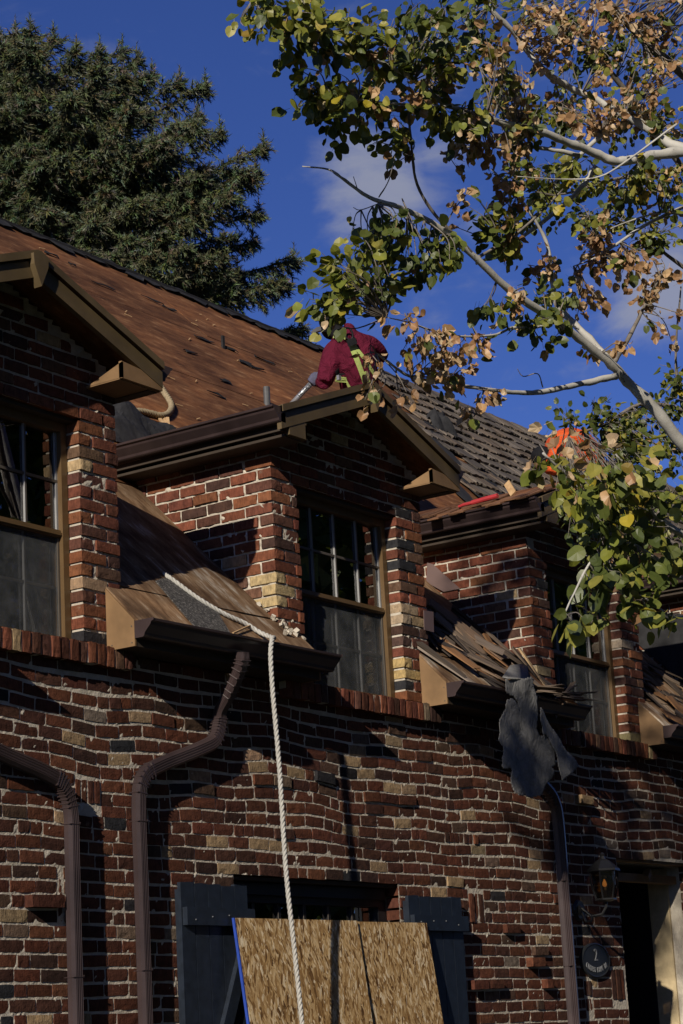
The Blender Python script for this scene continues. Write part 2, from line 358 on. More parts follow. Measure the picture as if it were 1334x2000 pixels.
# ------------------------------------------------------------------ the house
DX=2.975
def X0(i): return 6.805+DX*i           # left corner of dormer i
def X1(i): return X0(i)+1.605
SILL=3.63; HEAD=4.79; PIT_D=.37        # dormer roof pitch
def roofz(y): return 3.952+y
RIDGE_Y=4.27; HX0,HX1=3.2,27.0
house=thing('brick_house','two-storey red brick house with gabled wall dormers and a half stripped roof','house',(8.4,0,0))
walls={}                               # brick parents

nrng=np.random.RandomState(5)
def sheet(mb, u0,u1,v0,v1, place, keep, res=.02, amp=.005):
    nu=int(round((u1-u0)/res))+1; nv=int(round((v1-v0)/res))+1
    U,V=np.meshgrid(np.linspace(u0,u1,nu),np.linspace(v0,v1,nv),indexing='ij')
    D=amp*(nrng.rand(nu,nv)-.5)*1.5
    for k in range(6):
        a,b,p,q=nrng.uniform(20,70),nrng.uniform(30,90),nrng.rand()*6,nrng.rand()*6
        D+=amp*.22*np.sin(a*U+p)*np.sin(b*V+q)
    sp=nrng.rand(nu,nv)<.03; D=D+sp*amp*1.5
    pts=place(U,V,D).reshape(-1,3)
    cu=(U[:-1,:-1]+U[1:,1:])/2; cv=(V[:-1,:-1]+V[1:,1:])/2; K=keep(cu,cv)
    ii,jj=np.nonzero(K); i0=ii*nv+jj
    mb.add(pts,[(a,a+nv,a+nv+1,a+1) for a in i0.tolist()])

def sm(a,b,x):
    t=np.clip((x-a)/(b-a),0,1); return t*t*(3-2*t)
def warp(x,z):
    a=sm(2.50,2.95,z)*(1-sm(3.40,3.56,z))
    w=.026*np.sin(2.35*x+1.9*z-1.2)+.012*np.sin(5.6*x+3*z)+.007*np.sin(11.3*x-4*z)
    w=w-.035*sm(7.7,8.5,x)*(1-sm(8.8,9.8,x))*sm(2.6,2.9,z)
    return .62*a*w+.002*np.sin(7*x+9*z)

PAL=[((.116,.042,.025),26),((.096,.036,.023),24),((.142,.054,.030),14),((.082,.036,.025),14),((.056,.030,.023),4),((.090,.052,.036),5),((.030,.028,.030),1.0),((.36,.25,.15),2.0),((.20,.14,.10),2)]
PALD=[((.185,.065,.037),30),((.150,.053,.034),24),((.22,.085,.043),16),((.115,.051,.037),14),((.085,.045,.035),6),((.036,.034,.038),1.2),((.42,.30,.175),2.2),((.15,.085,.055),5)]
TAN=(.42,.29,.165); GREY=(.21,.165,.13); CHAR=(.034,.034,.038)
def pick(pal):
    t=RNG.random()*sum(w for _,w in pal)
    for c,w in pal:
        t-=w
        if t<=0: break
    k=RNG.uniform(.8,1.22); return tuple(min(1,v*k*RNG.uniform(.95,1.05)) for v in c)
BR=[]                                   # dicts of every brick
def brick(key,c,d,R,tint): BR.append(dict(key=key,c=np.array(c,float),d=np.array(d,float),R=R,t=tint))
RF=np.eye(3); RS=rotz(-math.pi/2)
def tilt(a): c,s=math.cos(a),math.sin(a); return np.array([[c,0,-s],[0,1,0],[s,0,c]])

# ---- main front wall, wavy clinker courses
OPEN=[(9.262,10.862,0,2.508),(13.676,14.86,0,2.78)]          # lower window, garage porch
PATCH=[]                                                    # upright bricks let into the courses: x0,x1,z0,z1,n
for (a,b,n) in (((11.42, 0, 2.864),(11.814, 0, 2.8),7),((11.65, 0, 2.497),(11.829, 0, 2.316),3),((8.011, 0, 2.955),(8.197, 0, 2.836),4),((13.456, 0, 2.031),(13.645, 0, 1.828),3),((13.062, 0, 1.958),(13.167, 0, 1.857),2),((13.071, 0, 1.842),(13.171, 0, 1.757),2),((7.868, 0, 2.466),(7.905, 0, 2.264),1)):
    PATCH.append((a[0],b[0],min(a[2],b[2]),max(a[2],b[2]),n))
def cut(iv, x0,x1):
    out=[]
    for a,b in iv:
        if x1<=a or x0>=b: out.append((a,b)); continue
        if x0>a: out.append((a,x0))
        if x1<b: out.append((x1,b))
    return out
CH=.0685; Z0=1.155
for k in range(36):
    zc=Z0+CH*(k+.5)
    if zc>3.60: break
    iv=[(5.0,20.5)]
    for (a,b,z0,z1) in OPEN:
        if zc-.026<z1: iv=cut(iv,a,b)
    for i in range(-1,4):                               # dormer sill rowlocks take this height
        if zc>SILL-.098: iv=cut(iv,X0(i)-.02,X1(i)+.02)
    for (a,b,z0,z1,n) in PATCH:
        if z0-.03<zc<z1+.03: iv=cut(iv,a-.006,b+.006)
    off=(k%2)*.098+RNG.uniform(-.03,.03)
    for a,b in iv:
        x=a if a>5.2 else a-off
        first=True
        while x<b-.03:
            L=.182+RNG.uniform(-.012,.012)
            if RNG.random()<.12: L=.088
            if first and a>5.2 and k%2: L=.09
            first=False
            e=min(x+L,b)
            if b-e<.05: e=b if b-x<.23 else e
            s=max(x,a); L2=e-s
            if L2>.03:
                xm=(s+e)/2; w=float(warp(xm,zc)); sl=float(warp(e,zc)-warp(s,zc))/max(L2,.02)
                pr=RNG.uniform(-.0034,-.0002)-(RNG.random()<.06)*RNG.uniform(0,.010)
                H=.0550+RNG.uniform(-.0022,.0022)
                if k<3: pr*=.3
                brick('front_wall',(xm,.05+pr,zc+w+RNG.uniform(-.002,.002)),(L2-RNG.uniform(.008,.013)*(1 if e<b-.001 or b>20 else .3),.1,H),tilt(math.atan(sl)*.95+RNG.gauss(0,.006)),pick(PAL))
            x=e
for (a,b,z0,z1,n) in PATCH:
    w=(b-a)/n
    for q in range(n):
        brick('front_wall',(a+w*(q+.5),.047+RNG.gauss(0,.004),(z0+z1)/2),(w-.010,.1,z1-z0-.008),tilt(RNG.gauss(0,.012)),pick(PAL))
def nearest(pt,key='front_wall'):
    p=np.array(pt); return min((q for q in BR if q['key']==key),key=lambda q:np.linalg.norm((q['c']-p)*np.array([1,.2,1.6])))
for p,pr in (((7.7, 0, 2.36),.055),((12.067, 0, 2.259),.035),((12.441, 0, 2.133),.030),((12.468, 0, 2.049),.05),((12.463, 0, 1.978),.05),((11.676, 0, 1.921),.05),((11.836, 0, 1.919),.045),((13.236, 0, 3.187),.06),((9.499, 0, 3.058),.012),((9.785, 0, 3.072),.012),((10.084, 0, 3.087),.012),((11.044, 0, 3.036),.014),((10.819, 0, 3.034),.014),((10.599, 0, 3.026),.014)):
    pr*=.72; b=nearest(p); b['c'][1]-=pr; b['d'][1]+=pr*.6; b['pro']=1
for p in ((10.456, 0, 3.19),(10.59, 0, 3.194),(10.839, 0, 3.121),(11.678, 0, 2.991),(10.942, 0, 2.889),(10.418, 0, 2.812),(13.236, 0, 3.187),(9.54, 0, 2.686),(9.635, 0, 2.69),(9.045, 0, 2.697),(9.501, 0, 3.086),(9.861, 0, 3.106),(11.51, 0, 2.537),(12.521, 0, 2.699),(14.16, 0, 3.123),(8.38, 0, 3.079),(8.072, 0, 3.154),(13.24, 0, 1.941),(11.326, 0, 2.492),(9.234, 0, 2.552)):
    b=nearest(p); k_=RNG.uniform(.72,1.05); b['t']=tuple(v*k_ for v in TAN)
for p in ((8.251, 0, 3.292),(13.523, 0, 2.904),(14.464, 0, 2.825),(13.64, 0, 2.916),(10.394, 0, 2.577),(12.192, 0, 2.059)): nearest(p)['t']=GREY
for p in ((7.526, 0, 1.854),(8.285, 0, 2.72),(7.528, 0, 1.923),(8.462, 0, 3.129),(10.468, 0, 2.53)): nearest(p)['t']=CHAR

fw=MB()
def keep_front(u,v):
    K=np.ones(u.shape,bool)
    for (a,b,z0,z1) in OPEN: K&=~((u>a)&(u<b)&(v<z1+.022))
    return K
# fine mortar where it shows, plain wall beyond
sheet(fw,7.2,15.2,1.42,3.60,lambda U,V,D:np.stack([U,.0024-D,V],-1),keep_front,.0155,.0017)
fw.box2(HX0,7.2,.03,.2,0,3.6); fw.box2(15.2,HX1,.03,.2,0,3.6)
fw.box2(7.2,9.262,.03,.2,0,1.42); fw.box2(10.862,13.676,.03,.2,0,1.42); fw.box2(14.88,15.2,.03,.2,0,2.78)
fw.box2(7.2,9.262,.112,.2,1.42,3.6); fw.box2(9.262,10.862,.112,.2,2.508,3.6); fw.box2(10.862,13.676,.112,.2,1.42,3.6); fw.box2(13.676,15.2,.112,.2,2.78,3.6)
walls['front_wall']=fw.build('front_wall',M['mortar'],house)
sh=MB(); sh.box2(HX0,HX0+.2,.2,8.5,0,3.6); sh.box2(HX1-.2,HX1,.2,8.5,0,3.6); sh.box2(HX0,HX1,8.3,8.5,0,4.0)
for xx in (HX0,HX1-.2):
    sh.prism([(xx,.2,3.6),(xx,8.3,3.6),(xx,8.3,4.1),(xx,4.27,8.1),(xx,.2,4.05)],(.2,0,0))
sh.build('side_and_back_walls',M['mortar'],house)

# ---- dormers
def rail_z(x,i):                        # top line of the rake
    xp=X0(i)+.73; zp=5.14+PIT_D*(.73+.23)
    return zp-PIT_D*abs(x-xp)
def dormer(i):
    x0,x1=X0(i),X1(i); o0,o1=x0+.25,x0+1.31; key='dormer%d'%i
    d=MB()
    res=.022 if i in (0,1,2) else .06
    sheet(d,x0+.012,x1-.012,3.56,5.45,lambda U,V,D:np.stack([U,.010-D,V],-1),lambda u,v:~((u>o0-.009)&(u<o1+.009)&(v>SILL)&(v<HEAD+.02))&(v<rail_z_np(u,i)-.06),res,.004)
    for s,xx,res2 in ((1,x0,res),(-1,x1,.08)):
        sheet(d,.012,1.25,3.6,5.05,lambda U,V,D,xx=xx,s=s:np.stack([xx+s*(.010-D),U,V],-1),lambda u,v:v>roofz(u)-.12,res2,.005)
    d.box2(o0-.02,o0-.008,.014,.10,SILL,HEAD); d.box2(o1+.006,o1+.02,.014,.10,SILL,HEAD)
    walls[key]=d.build('dormer',M['mortar'],house)
    li=MB(); li.box2(o0-.02,o1+.02,.03,.12,HEAD+.001,HEAD+.02); li.build('lintel',M['soffit'],walls[key])
    n=int((5.45-SILL)/CH)+1
    for k in range(n):
        z=SILL+.012+CH*(k+.5); ev=k%2
        H=.054+RNG.uniform(-.002,.002)
        def fr(a,b,t=None,jit=1):
            if b-a<.025: return
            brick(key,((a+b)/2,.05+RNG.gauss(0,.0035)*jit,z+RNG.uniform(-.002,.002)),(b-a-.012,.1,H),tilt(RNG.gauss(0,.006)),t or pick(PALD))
        def corner(xc,sgn,long,t=None):        # sgn +1: brick runs to +x from xc
            L,Dp=(.186,.096) if long else (.09,.19)
            j=RNG.gauss(0,.003)
            brick(key,(xc+sgn*(L/2-.001)+j,Dp/2+RNG.gauss(0,.003),z),(L,Dp,H),RF,t or pick(PALD)); return L+.012
        zt=z+.035
        if zt>5.44: break
        # horizontal limits under the rake
        lo,hi=x0,x1
        while lo<hi and rail_z(lo,i)-.07<zt: lo+=.03
        while hi>lo and rail_z(hi,i)-.07<zt: hi-=.03
        if hi-lo<.1: break
        spec={}
        if i==1: spec={5:TAN,6:TAN,8:None,4:(.16,.06,.035)}
        if z<HEAD:
            tl=None
            if i==1 and k in (6,7,8): tl=(.50,.38,.20)
            if i==2 and k in (5,): tl=(.38,.30,.18)
            if i==0 and k in (5,): tl=(.36,.25,.14)
            e=corner(x0,1,ev,tl)
            fr(x0+e,o0+.006)
            tr=None
            if i==1: tr={1:CHAR,2:(.5,.36,.16),3:(.5,.36,.16),5:(.10,.06,.05),7:(.42,.32,.22),8:(.42,.31,.2),12:CHAR,14:CHAR}.get(k)
            if i==2: tr={0:(.2,.17,.09),10:(.40,.32,.24)}.get(k)
            if i==0: tr={4:(.36,.24,.15)}.get(k)
            e=corner(o1,1,not ev,tr)
            if o1+e<x1-.1: fr(o1+e,x1-.0)
            else: fr(o1+e,x1)
        else:
            x=lo-(.0 if ev else .09)
            if lo<=x0+.001: x=x0+corner(x0,1,ev)
            while x<hi-.02:
                e=min(x+.186+RNG.uniform(-.008,.008),hi); a=max(x,lo)
                if hi-e<.06: e=hi
                fr(a,e); x=e
        # left side wall
        if z<5.02:
            y=.096+.012 if ev else .19+.012
            yend=min(z-3.952+.05,1.2)
            while y<yend-.02:
                e=min(y+.186+RNG.uniform(-.008,.008),yend)
                if e-y>.03 and z>roofz(y)-.02:
                    t=pick(PALD)
                    if i==1 and k in (6,7) and y<.3: t=TAN if RNG.random()<.7 else t
                    brick(key,(x0+.05+RNG.gauss(0,.003),(y+e)/2,z+RNG.uniform(-.0015,.0015)),(e-y-.013,.1,H),RS@tilt(RNG.gauss(0,.004)),t)
                y=e
            y=.11
            while y<min(z-3.952+.05,1.2)-.05 and i<2:
                e=y+.19; brick(key,(x1-.05,(y+e)/2,z),(.176,.1,H),RS.T,pick(PALD)); y=e
    # rowlock sill
    sl=MB(); sl.box2(x0-.024,x1+.004,-.047,.03,SILL-.101,SILL-.004); sl.build('sill_mortar',M['mortar'],walls[key])
    w=(x1+.01-(x0-.03))/24
    for q in range(24):
        a=x0-.03+w*q
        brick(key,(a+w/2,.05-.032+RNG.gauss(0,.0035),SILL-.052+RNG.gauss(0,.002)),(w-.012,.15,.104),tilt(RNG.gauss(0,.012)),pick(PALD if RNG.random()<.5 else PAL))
def rail_z_np(u,i):
    xp=X0(i)+.73; return 5.14+PIT_D*.96-PIT_D*np.abs(u-xp)
for i in range(-1,4): dormer(i)

# ---- brick meshes
def brick_variant(seed):
    r=random.Random(seed); nx,nz=4,2; v=[];f=[]
    J=lambda a:r.uniform(-a,a)
    xs=[-.5,-.3,0,.3,.5]; zs=[-.5,0,.5]
    for a in xs:
        for b in zs:
            ed=(abs(a)==.5)+(abs(b)==.5)
            x=a+J(.006); z=b+J(.022)
            y=-.5+J(.008)+(.010 if ed==1 else .018 if ed==2 else 0)+(.035*r.random() if ed and r.random()<.16 else 0)
            v.append((x,y,z))
    for i in range(4):
        for j in range(2): a=i*3+j; f.append((a,a+3,a+4,a+1))
    rim=[0,3,6,9,12,13,14,11,8,5,2,1]
    n0=len(v)
    for q in rim: v.append((v[q][0],.5,v[q][2]))
    for q in range(12): a,b=rim[q],rim[(q+1)%12]; f.append((b,a,n0+q,n0+(q+1)%12))
    return np.array(v),f
VAR=[brick_variant(s) for s in range(14)]
VMESH=[]
for v,f in VAR:
    me=bpy.data.meshes.new('brick'); me.from_pydata(v.tolist(),[],f); me.materials.append(M['brick1']); me.update(); VMESH.append(me)
Rc=np.array([list(_r2),list(_u2),list(_f)])
def view(p):
    q=Rc@(np.asarray(p)-CAMP); return (667+4229.9*q[0]/q[2],1000-4229.9*q[1]/q[2],q[2])
def hidden(x,y): return (450<x<865 and y>1800) or (355<x<470 and y>1725) or (800<x<905 and y>1755)
for b in BR:
    x,y,dz=view(b['c']); vis=0<x<1334 and 0<y<2000 and not hidden(x,y)
    nrm=b['R']@np.array([0,-1,0]); dd=CAMP-b['c']; fac=max(.05,float(nrm@dd)/np.linalg.norm(dd))
    b['s']=(b['d'][0]*b['d'][2]*fac/dz**2 if vis and b['d'][0]>.06 else 0)*(2 if b.get('pro') else 1)
BR.sort(key=lambda b:-b['s'])
for n,b in enumerate(BR[:300]):
    o=bpy.data.objects.new('brick',VMESH[n%len(VMESH)]); p=walls[b['key']]
    o.rotation_euler=Matrix(b['R'].tolist()).to_euler(); o.scale=b['d'].tolist(); o.color=(*b['t'],1)
    link(o,p,b['c'].tolist())
for key in sorted({b['key'] for b in BR}):
    mb=MB()
    for n,b in enumerate(BR[300:]):
        if b['key']!=key: continue
        v,f=VAR[n%len(VAR)]; mb.add((v*b['d'])@b['R'].T+b['c'],f,0,b['t'])
    mb.build('brickwork',M['brick'],walls[key],kind='stuff')

# ---- windows of the dormers
def window(i):
    x0=X0(i); a,b=x0+.255,x0+1.305; yf=.085; w=MB()
    w.box2(a,a+.045,yf,yf+.09,SILL+.005,HEAD); w.box2(b-.045,b,yf,yf+.09,SILL+.005,HEAD)
    w.box2(a+.045,b-.045,yf,yf+.09,HEAD-.045,HEAD); w.box2(a+.045,b-.045,yf-.004,yf+.09,SILL+.005,SILL+.04)
    w=w.build('window',M['frame'],house)
    s=MB(); s.box2(a+.045,b-.045,yf+.012,yf+.055,4.190,4.226); s.box2(a+.045,b-.045,yf+.004,yf+.02,4.198,4.212); s.build('meeting_rail',M['frame'],w)
    u=MB(); u.box2(a+.045,b-.045,yf+.040,yf+.044,4.226,HEAD-.045); u.build('pane',M['glass'],w)
    l=MB(); l.box2(a+.045,b-.045,yf+.060,yf+.064,SILL+.04,4.19); l.build('pane',M['glass'],w)
    sc=MB(); sc.box2(a+.047,b-.047,yf+.030,yf+.031,SILL+.04,4.19); sc.build('insect_screen',M['screen'],w)
    for q in (a+.047,b-.060):
        sf=MB(); sf.box2(q,q+.013,yf+.024,yf+.034,SILL+.04,4.19); sf.build('screen_rail',M['grille'],w)
    for (z0,z1) in ((4.226,HEAD-.045),(SILL+.04,4.19)):
        bd=MB(); bd.box2(b-.058,b-.045,yf+.028,yf+.040,z0,z1); bd.build('glazing_bead',M['white'],w)
    W=(b-a-.09)
    for q in (1,2,3):
        xm=a+.045+W*q/4
        for (z0,z1,yy) in ((4.226,HEAD-.045,.026),(SILL+.04,4.19,.040)):
            m=MB(); m.box2(xm-.006,xm+.006,yf+yy,yf+yy+.013,z0,z1,0); m.box2(xm-.0090,xm-.0062,yf+yy-.001,yf+yy+.0125,z0,z1,1); m.build('grille_bar',[M['grille'],M['white']],w)  # white left strip paints the sunlit edge of each bar
    for z,yy in ((4.485,.0272),(3.93,.0412)):
        m=MB(); m.box2(a+.045,b-.045,yf+yy,yf+yy+.009,z-.007,z+.007); m.build('grille_bar',M['grille'],w)
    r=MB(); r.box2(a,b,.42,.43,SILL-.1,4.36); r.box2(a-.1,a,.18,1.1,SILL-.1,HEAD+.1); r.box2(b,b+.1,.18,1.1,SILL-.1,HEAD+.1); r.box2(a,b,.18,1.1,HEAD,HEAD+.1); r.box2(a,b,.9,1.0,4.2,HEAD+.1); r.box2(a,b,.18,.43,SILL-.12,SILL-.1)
    r.build('room_blackout',M['room'],w)  # dark panels added close behind the glass stand in for an unlit room
for i in range(-1,4): window(i)

# ---- dormer roofs, rakes, returns, gutters
GP=[(0,0),(0,-.086),(.052,-.086),(.060,-.080),(.064,-.066),(.100,-.030),(.106,-.016),(.120,-.012),(.122,0),(.110,.001),(.112,-.006),(.098,-.012),(.093,-.026),(.058,-.062),(.054,-.079),(.003,-.082),(.003,0)]
def gutter(path0,path1,out,cap0,cap1,name='gutter'):
    a=np.array(path0,float);b=np.array(path1,float);o=np.array(out,float); m=MB()
    ring=lambda p:np.array([p+o*q[0]+np.array([0,0,q[1]]) for q in GP])
    n=9; m.sweep([ring(a+(b-a)*t) for t in np.linspace(0,1,n)],True,True)
    g=m.build(name,M['gutter'],house)
    u=(b-a)/np.linalg.norm(b-a); od=[q for q in GP[:9]]
    for on_,p,s in ((cap0,a,1),(cap1,b,-1)):
        if on_:
            c=MB(); c.prism([p-u*s*.002+o*q[0]*1.03+np.array([0,0,q[1]*1.03+.002]) for q in od],u*s*.004); c.build('end_cap',M['gutter'],g)
    return g
for i in range(-1,4):
    x0,x1=X0(i),X1(i); xl,xr,xp=x0-.23,x0+1.69,x0+.73; zl=5.14; zp=zl+PIT_D*.96
    yv=lambda z:z-3.952
    r=MB()
    for s,xe in ((-1,xl),(1,xr)):
        top=[(xe,-.262,zl-.005),(xp,-.262,zp-.005),(xp,yv(zp)+.02,zp-.005),(xe,yv(zl)+.02,zl-.005)]
        r.prism(top if s<0 else top[::-1],(0,0,-.035))
    dr=r.build('dormer_roof',M['ply'],house)
    tr=MB(); cs=math.cos(math.atan(PIT_D)); v=.063
    for xe in (xl,xr):
        ln=lambda x:zl+PIT_D*abs(x-xe)
        def band(zt,zb,y0,y1):
            tr.prism([(xe,y0,ln(xe)+zt),(xp,y0,ln(xp)+zt),(xp,y0,ln(xp)+zb),(xe,y0,ln(xe)+zb)],(0,y1-y0,0))
        band(0,-.040,-.268,-.236)
        band(-.040,-.052,-.236,-.222)
        band(-.052,-.140,-.252,-.222)
    rk=tr.build('rake_board',M['trim'],house)
    bl=MB(); bl.prism([(xp-.055,-.285,zp-.035),(xp,-.285,zp-.01),(xp+.055,-.285,zp-.035),(xp+.05,-.285,zp-.09),(xp,-.285,zp-.195),(xp-.05,-.285,zp-.09)],(0,.05,0)); bl.build('peak_block',M['trim'],rk)
    for s in (-1,1):
        if s<0: xa,xb=x0-.15,x0+.02
        else: xa,xb=x0+1.363,x0+1.69
        rt=MB()
        # front board, bottom board and the small tapering cheek of the boxed return
        rt.prism([(xa,-.249,4.984),(xb,-.249,4.984),(xb,-.249,5.085 if s<0 else 5.05),(xa,-.249,5.06 if s<0 else 5.075)],(0,.02,0))
        rt.box2(xa+.002,xb-.002,-.229,.0,4.980,4.994)
        xs=xb if s<0 else xa
        rt.prism([(xs,-.249,4.986),(xs,-.01,4.986),(xs,-.249,5.07)],(.012*s,0,0))
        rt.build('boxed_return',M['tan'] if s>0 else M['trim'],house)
    for (p,q,u) in ((x0-.165,x0,x0-.185),(x1,x1+.064,x1+.065)):
        sf=MB(); sf.box2(p,q,-.22,1.2,4.975,4.99); sf.build('soffit_board',M['soffit'],house)
        sf=MB(); sf.box2(u,u+.019,-.22,1.2,5.006,5.11); sf.build('fascia_board',M['soffit'],house)  # dark brown stands in for the gutter's shadow on the fascia
    gutter((x0-.187,-.25,5.128),(x0-.187,1.16,5.128),(-1,0,0),True,False)
    gutter((x0+1.695,-.215,5.145),(x0+1.695,1.1,5.145),(1,0,0),True,False)
    fs=MB(); fs.prism([(x0-.187,.80,5.04),(x0-.187,1.15,5.04),(x0-.187,1.15,5.115)],(-.01,0,0)); fs.build('flashing',M['flash'],house)

# ---- low eaves between the dormers
def low_eave(i):                      # between dormer i and i+1
    a,b=X1(i)-.128,X0(i+1)+.13
    e=MB(); e.box2(a+.012,b-.012,-.178,-.160,3.632,3.745); e.box2(a+.004,b-.004,-.178,0,3.618,3.631)
    ev=e.build('boxed_eave',M['soffit'],house)
    for x in (a,b-.012):
        p=MB(); p.prism([(x,0,3.617),(x,-.182,3.617),(x,-.182,3.750),(x,0,3.940)],(.012,0,0)); pn=p.build('end_panel',M['tan'],ev)
        k=MB()
        for (yy_,zz_) in ((-.025,3.632),(-.034,3.640),(-.165,3.636),(-.165,3.72)): k.box((x-.001 if x==a else x+.013,yy_,zz_),(.003,.006,.006))
        k.build('nail_head',M['grille'],pn)
    gutter((a,-.184,3.742),(b+.04,-.184,3.748),(0,-1,0),True,True)
for i in range(-2,4): low_eave(i)
def low_deck(i,full=True):
    a,b=X1(i)-.12,X0(i+1)+.12
    d=MB()
    # three rough boards of sheathing per bay, with open joints between them
    y0=-.215; rows=((-.215,.02,.0),(.026,.33,.004),(.335,.98,.0))
    for (p,q,dz) in rows:
        aa,bb=(a,b) if p<0 else (X1(i)-.0,X0(i+1)-.012)
        n=2 if p>=0 else 3; xs=[aa+(bb-aa)*t for t in ([0,.42,1] if p>=.3 else [0,.61,1] if p>0 else [0,.3,.72,1])]
        for u,v in zip(xs[:-1],xs[1:]):
            k=MB(); j=RNG.uniform(-.004,.004)
            pts=[(u+.002,p,roofz(p)+dz+j),(v-.002,p,roofz(p)+dz-j),(v-.002,q,roofz(q)+dz-j),(u+.002,q,roofz(q)+dz+j)]
            if p<0:     # ragged eave edge
                m=9; ed=[(u+.002+(v-u-.004)*t,p+RNG.uniform(-.012,.016),0) for t in np.linspace(0,1,m)]
                ed=[(x,y,roofz(y)+dz+j) for x,y,_ in ed]; pts=ed+pts[2:]
            k.prism(pts,(0,.010,-.014)); k.build('sheathing_board',M['plylow'],deck)
dk=MB(); dk.prism([(HX0-.2,1.0,roofz(1.0)-.03),(HX1,1.0,roofz(1.0)-.03),(HX1,RIDGE_Y,roofz(RIDGE_Y)-.03),(HX0-.2,RIDGE_Y,roofz(RIDGE_Y)-.03)],(0,.02,-.05))
dk.prism([(HX0-.2,RIDGE_Y,roofz(RIDGE_Y)-.03),(HX1,RIDGE_Y,roofz(RIDGE_Y)-.03),(HX1,8.9,roofz(RIDGE_Y)-.03-4.63),(HX0-.2,8.9,roofz(RIDGE_Y)-.03-4.63)],(0,-.02,-.05))
for i in range(-2,4): dk.prism([(X1(i)-.0,.0,roofz(0)-.03),(X0(i+1),0,roofz(0)-.03),(X0(i+1),1.05,roofz(1.05)-.03),(X1(i),1.05,roofz(1.05)-.03)],(0,.02,-.05))
deck=dk.build('main_roof',M['soffit'],house)
for i in range(-2,4): low_deck(i)
# plywood sheets on the stripped part of the slope
y=.99; row=0
while y<RIDGE_Y-.02:
    y2=min(y+.86,RIDGE_Y-.01); x=HX0-.2-(row%2)*1.2
    while x<17.6:
        x2=x+2.43; j=RNG.uniform(-.003,.003); m=MB()
        m.prism([(x,y+.003,roofz(y)+j+.003),(x2-.005,y+.003,roofz(y)+.003-j),(x2-.005,y2,roofz(y2)-j),(x,y2,roofz(y2)+j)],(0,.012,-.014))
        m.build('plywood_sheet',M['ply'],deck); x=x2
    y=y2+.003; row+=1
# strips of torn felt left along the ridge
def scrap(mb,x,y,dx,dy,lift=.012,yaw=0,seed=0,n=9):
    r=random.Random(seed); pts=[]
    for k in range(n):
        a=2*math.pi*k/n; q=r.uniform(.65,1.15); u,v=math.cos(a)*dx*q,math.sin(a)*dy*q
        uu,vv=u*math.cos(yaw)-v*math.sin(yaw),u*math.sin(yaw)+v*math.cos(yaw)
        pts.append((x+uu,y+vv,roofz(y+vv)+lift+r.uniform(0,.02)))
    mb.prism(pts,(0,-.003,.004))
rg=MB()
for q in range(60):
    xx=HX0+q*.24+RNG.uniform(-.05,.05)
    scrap(rg,xx,RIDGE_Y-RNG.uniform(.0,.05),.17,RNG.uniform(.03,.07),.02,RNG.uniform(-.1,.1),q)
rg.bar((HX0,RIDGE_Y+.01,roofz(RIDGE_Y)+.002),(18.2,RIDGE_Y+.01,roofz(RIDGE_Y)+.002),.08,.05)
rg.build('ridge_felt',M['felt'],deck,kind='stuff')
sc=MB(); q=0
for p in ((12.651, 3.949, 7.901),(13.595, 3.867, 7.819),(13.754, 3.83, 7.782),(13.714, 3.458, 7.41),(14.111, 3.465, 7.417),(14.075, 3.294, 7.246),(14.207, 3.275, 7.227),(14.641, 3.502, 7.454),(12.66, 2.53, 6.482),(13.093, 3.118, 7.07),(12.822, 3.775, 7.727),(13.146, 2.814, 6.766),(12.457, 3.995, 7.947)):
    q+=1; scrap(sc,p[0],p[1],RNG.uniform(.05,.2),RNG.uniform(.007,.02),.006,RNG.uniform(-.2,.1),100+q)
sc.build('felt_scraps',M['felt'],deck,kind='stuff')
sp=MB()
for q in range(110):
    y=RNG.uniform(1.3,4.1); x=RNG.uniform(8.5,17.3); a=RNG.uniform(-.5,.5); L=RNG.uniform(.02,.08)
    sp.bar((x,y,roofz(y)+.012),(x+L*math.cos(a),y+L*math.sin(a),roofz(y+L*math.sin(a))+.02),.007,.004,(0,-1,1))
sp.build('wood_splinters',M['cleanwood'],deck,kind='stuff')
# raised nailing block that stands up from the sheathing
nb=MB(); p=np.array((14.008, 3.462, 7.414)); nb.box(p+np.array([0,0,.05]),(.03,.018,.12)); nb.box(p+np.array([.09,.02,.02]),(.16,.03,.03)); nb.build('nailing_block',M['felt'],deck)
# cedar shakes still in place on the right
def left_edge(y): return 16.35+(y-2.3)*.83
SHK=[]
yy=1.2; row=0
while yy<RIDGE_Y+.02:
    x=left_edge(yy)+RNG.uniform(-.35,.25) if yy<3.95 else 17.5+RNG.uniform(-.3,.2)
    if yy<2.2: x=max(x,16.2)
    while x<25.5:
        w=RNG.choice((.10,.12,.14,.17,.20))*RNG.uniform(.9,1.1)
        if RNG.random()>.02: SHK.append((x,yy+RNG.uniform(-.016,.016),w,row,RNG.uniform(0,.012),RNG.gauss(0,.012)))
        x+=w+RNG.uniform(.004,.012)
    yy+=.163; row+=1
def shake_geo(x,y,w,lift,rot,seed):
    r=random.Random(seed); n=6; v=[]; L=.33; nx=np.array([0,-1,1])/math.sqrt(2); t=np.array([0,1,1])/math.sqrt(2)
    o=np.array([x+w/2,y,roofz(y)])
    ph=r.uniform(0,6)
    for k in range(n):
        u=-w/2+w*k/(n-1); e=r.uniform(-.012,.012); h=.030+r.uniform(-.005,.007)+lift
        for (s,hh) in ((e,h),(e,h-.019),(L,.006),(L,.0)):
            p=o+np.array([1,0,0])*u+t*s+nx*(hh+.006); p=p+np.array([1,0,0])*(-rot*s); v.append(p)
    f=[]
    for k in range(n-1):
        a,b=4*k,4*k+4
        f+= [(a,a+2,b+2,b),(a+1,a,b,b+1),(a+3,a+1,b+1,b+3)]
    f+=[(0,1,3,2),(4*n-4,4*n-2,4*n-1,4*n-3)]
    return np.array(v),f
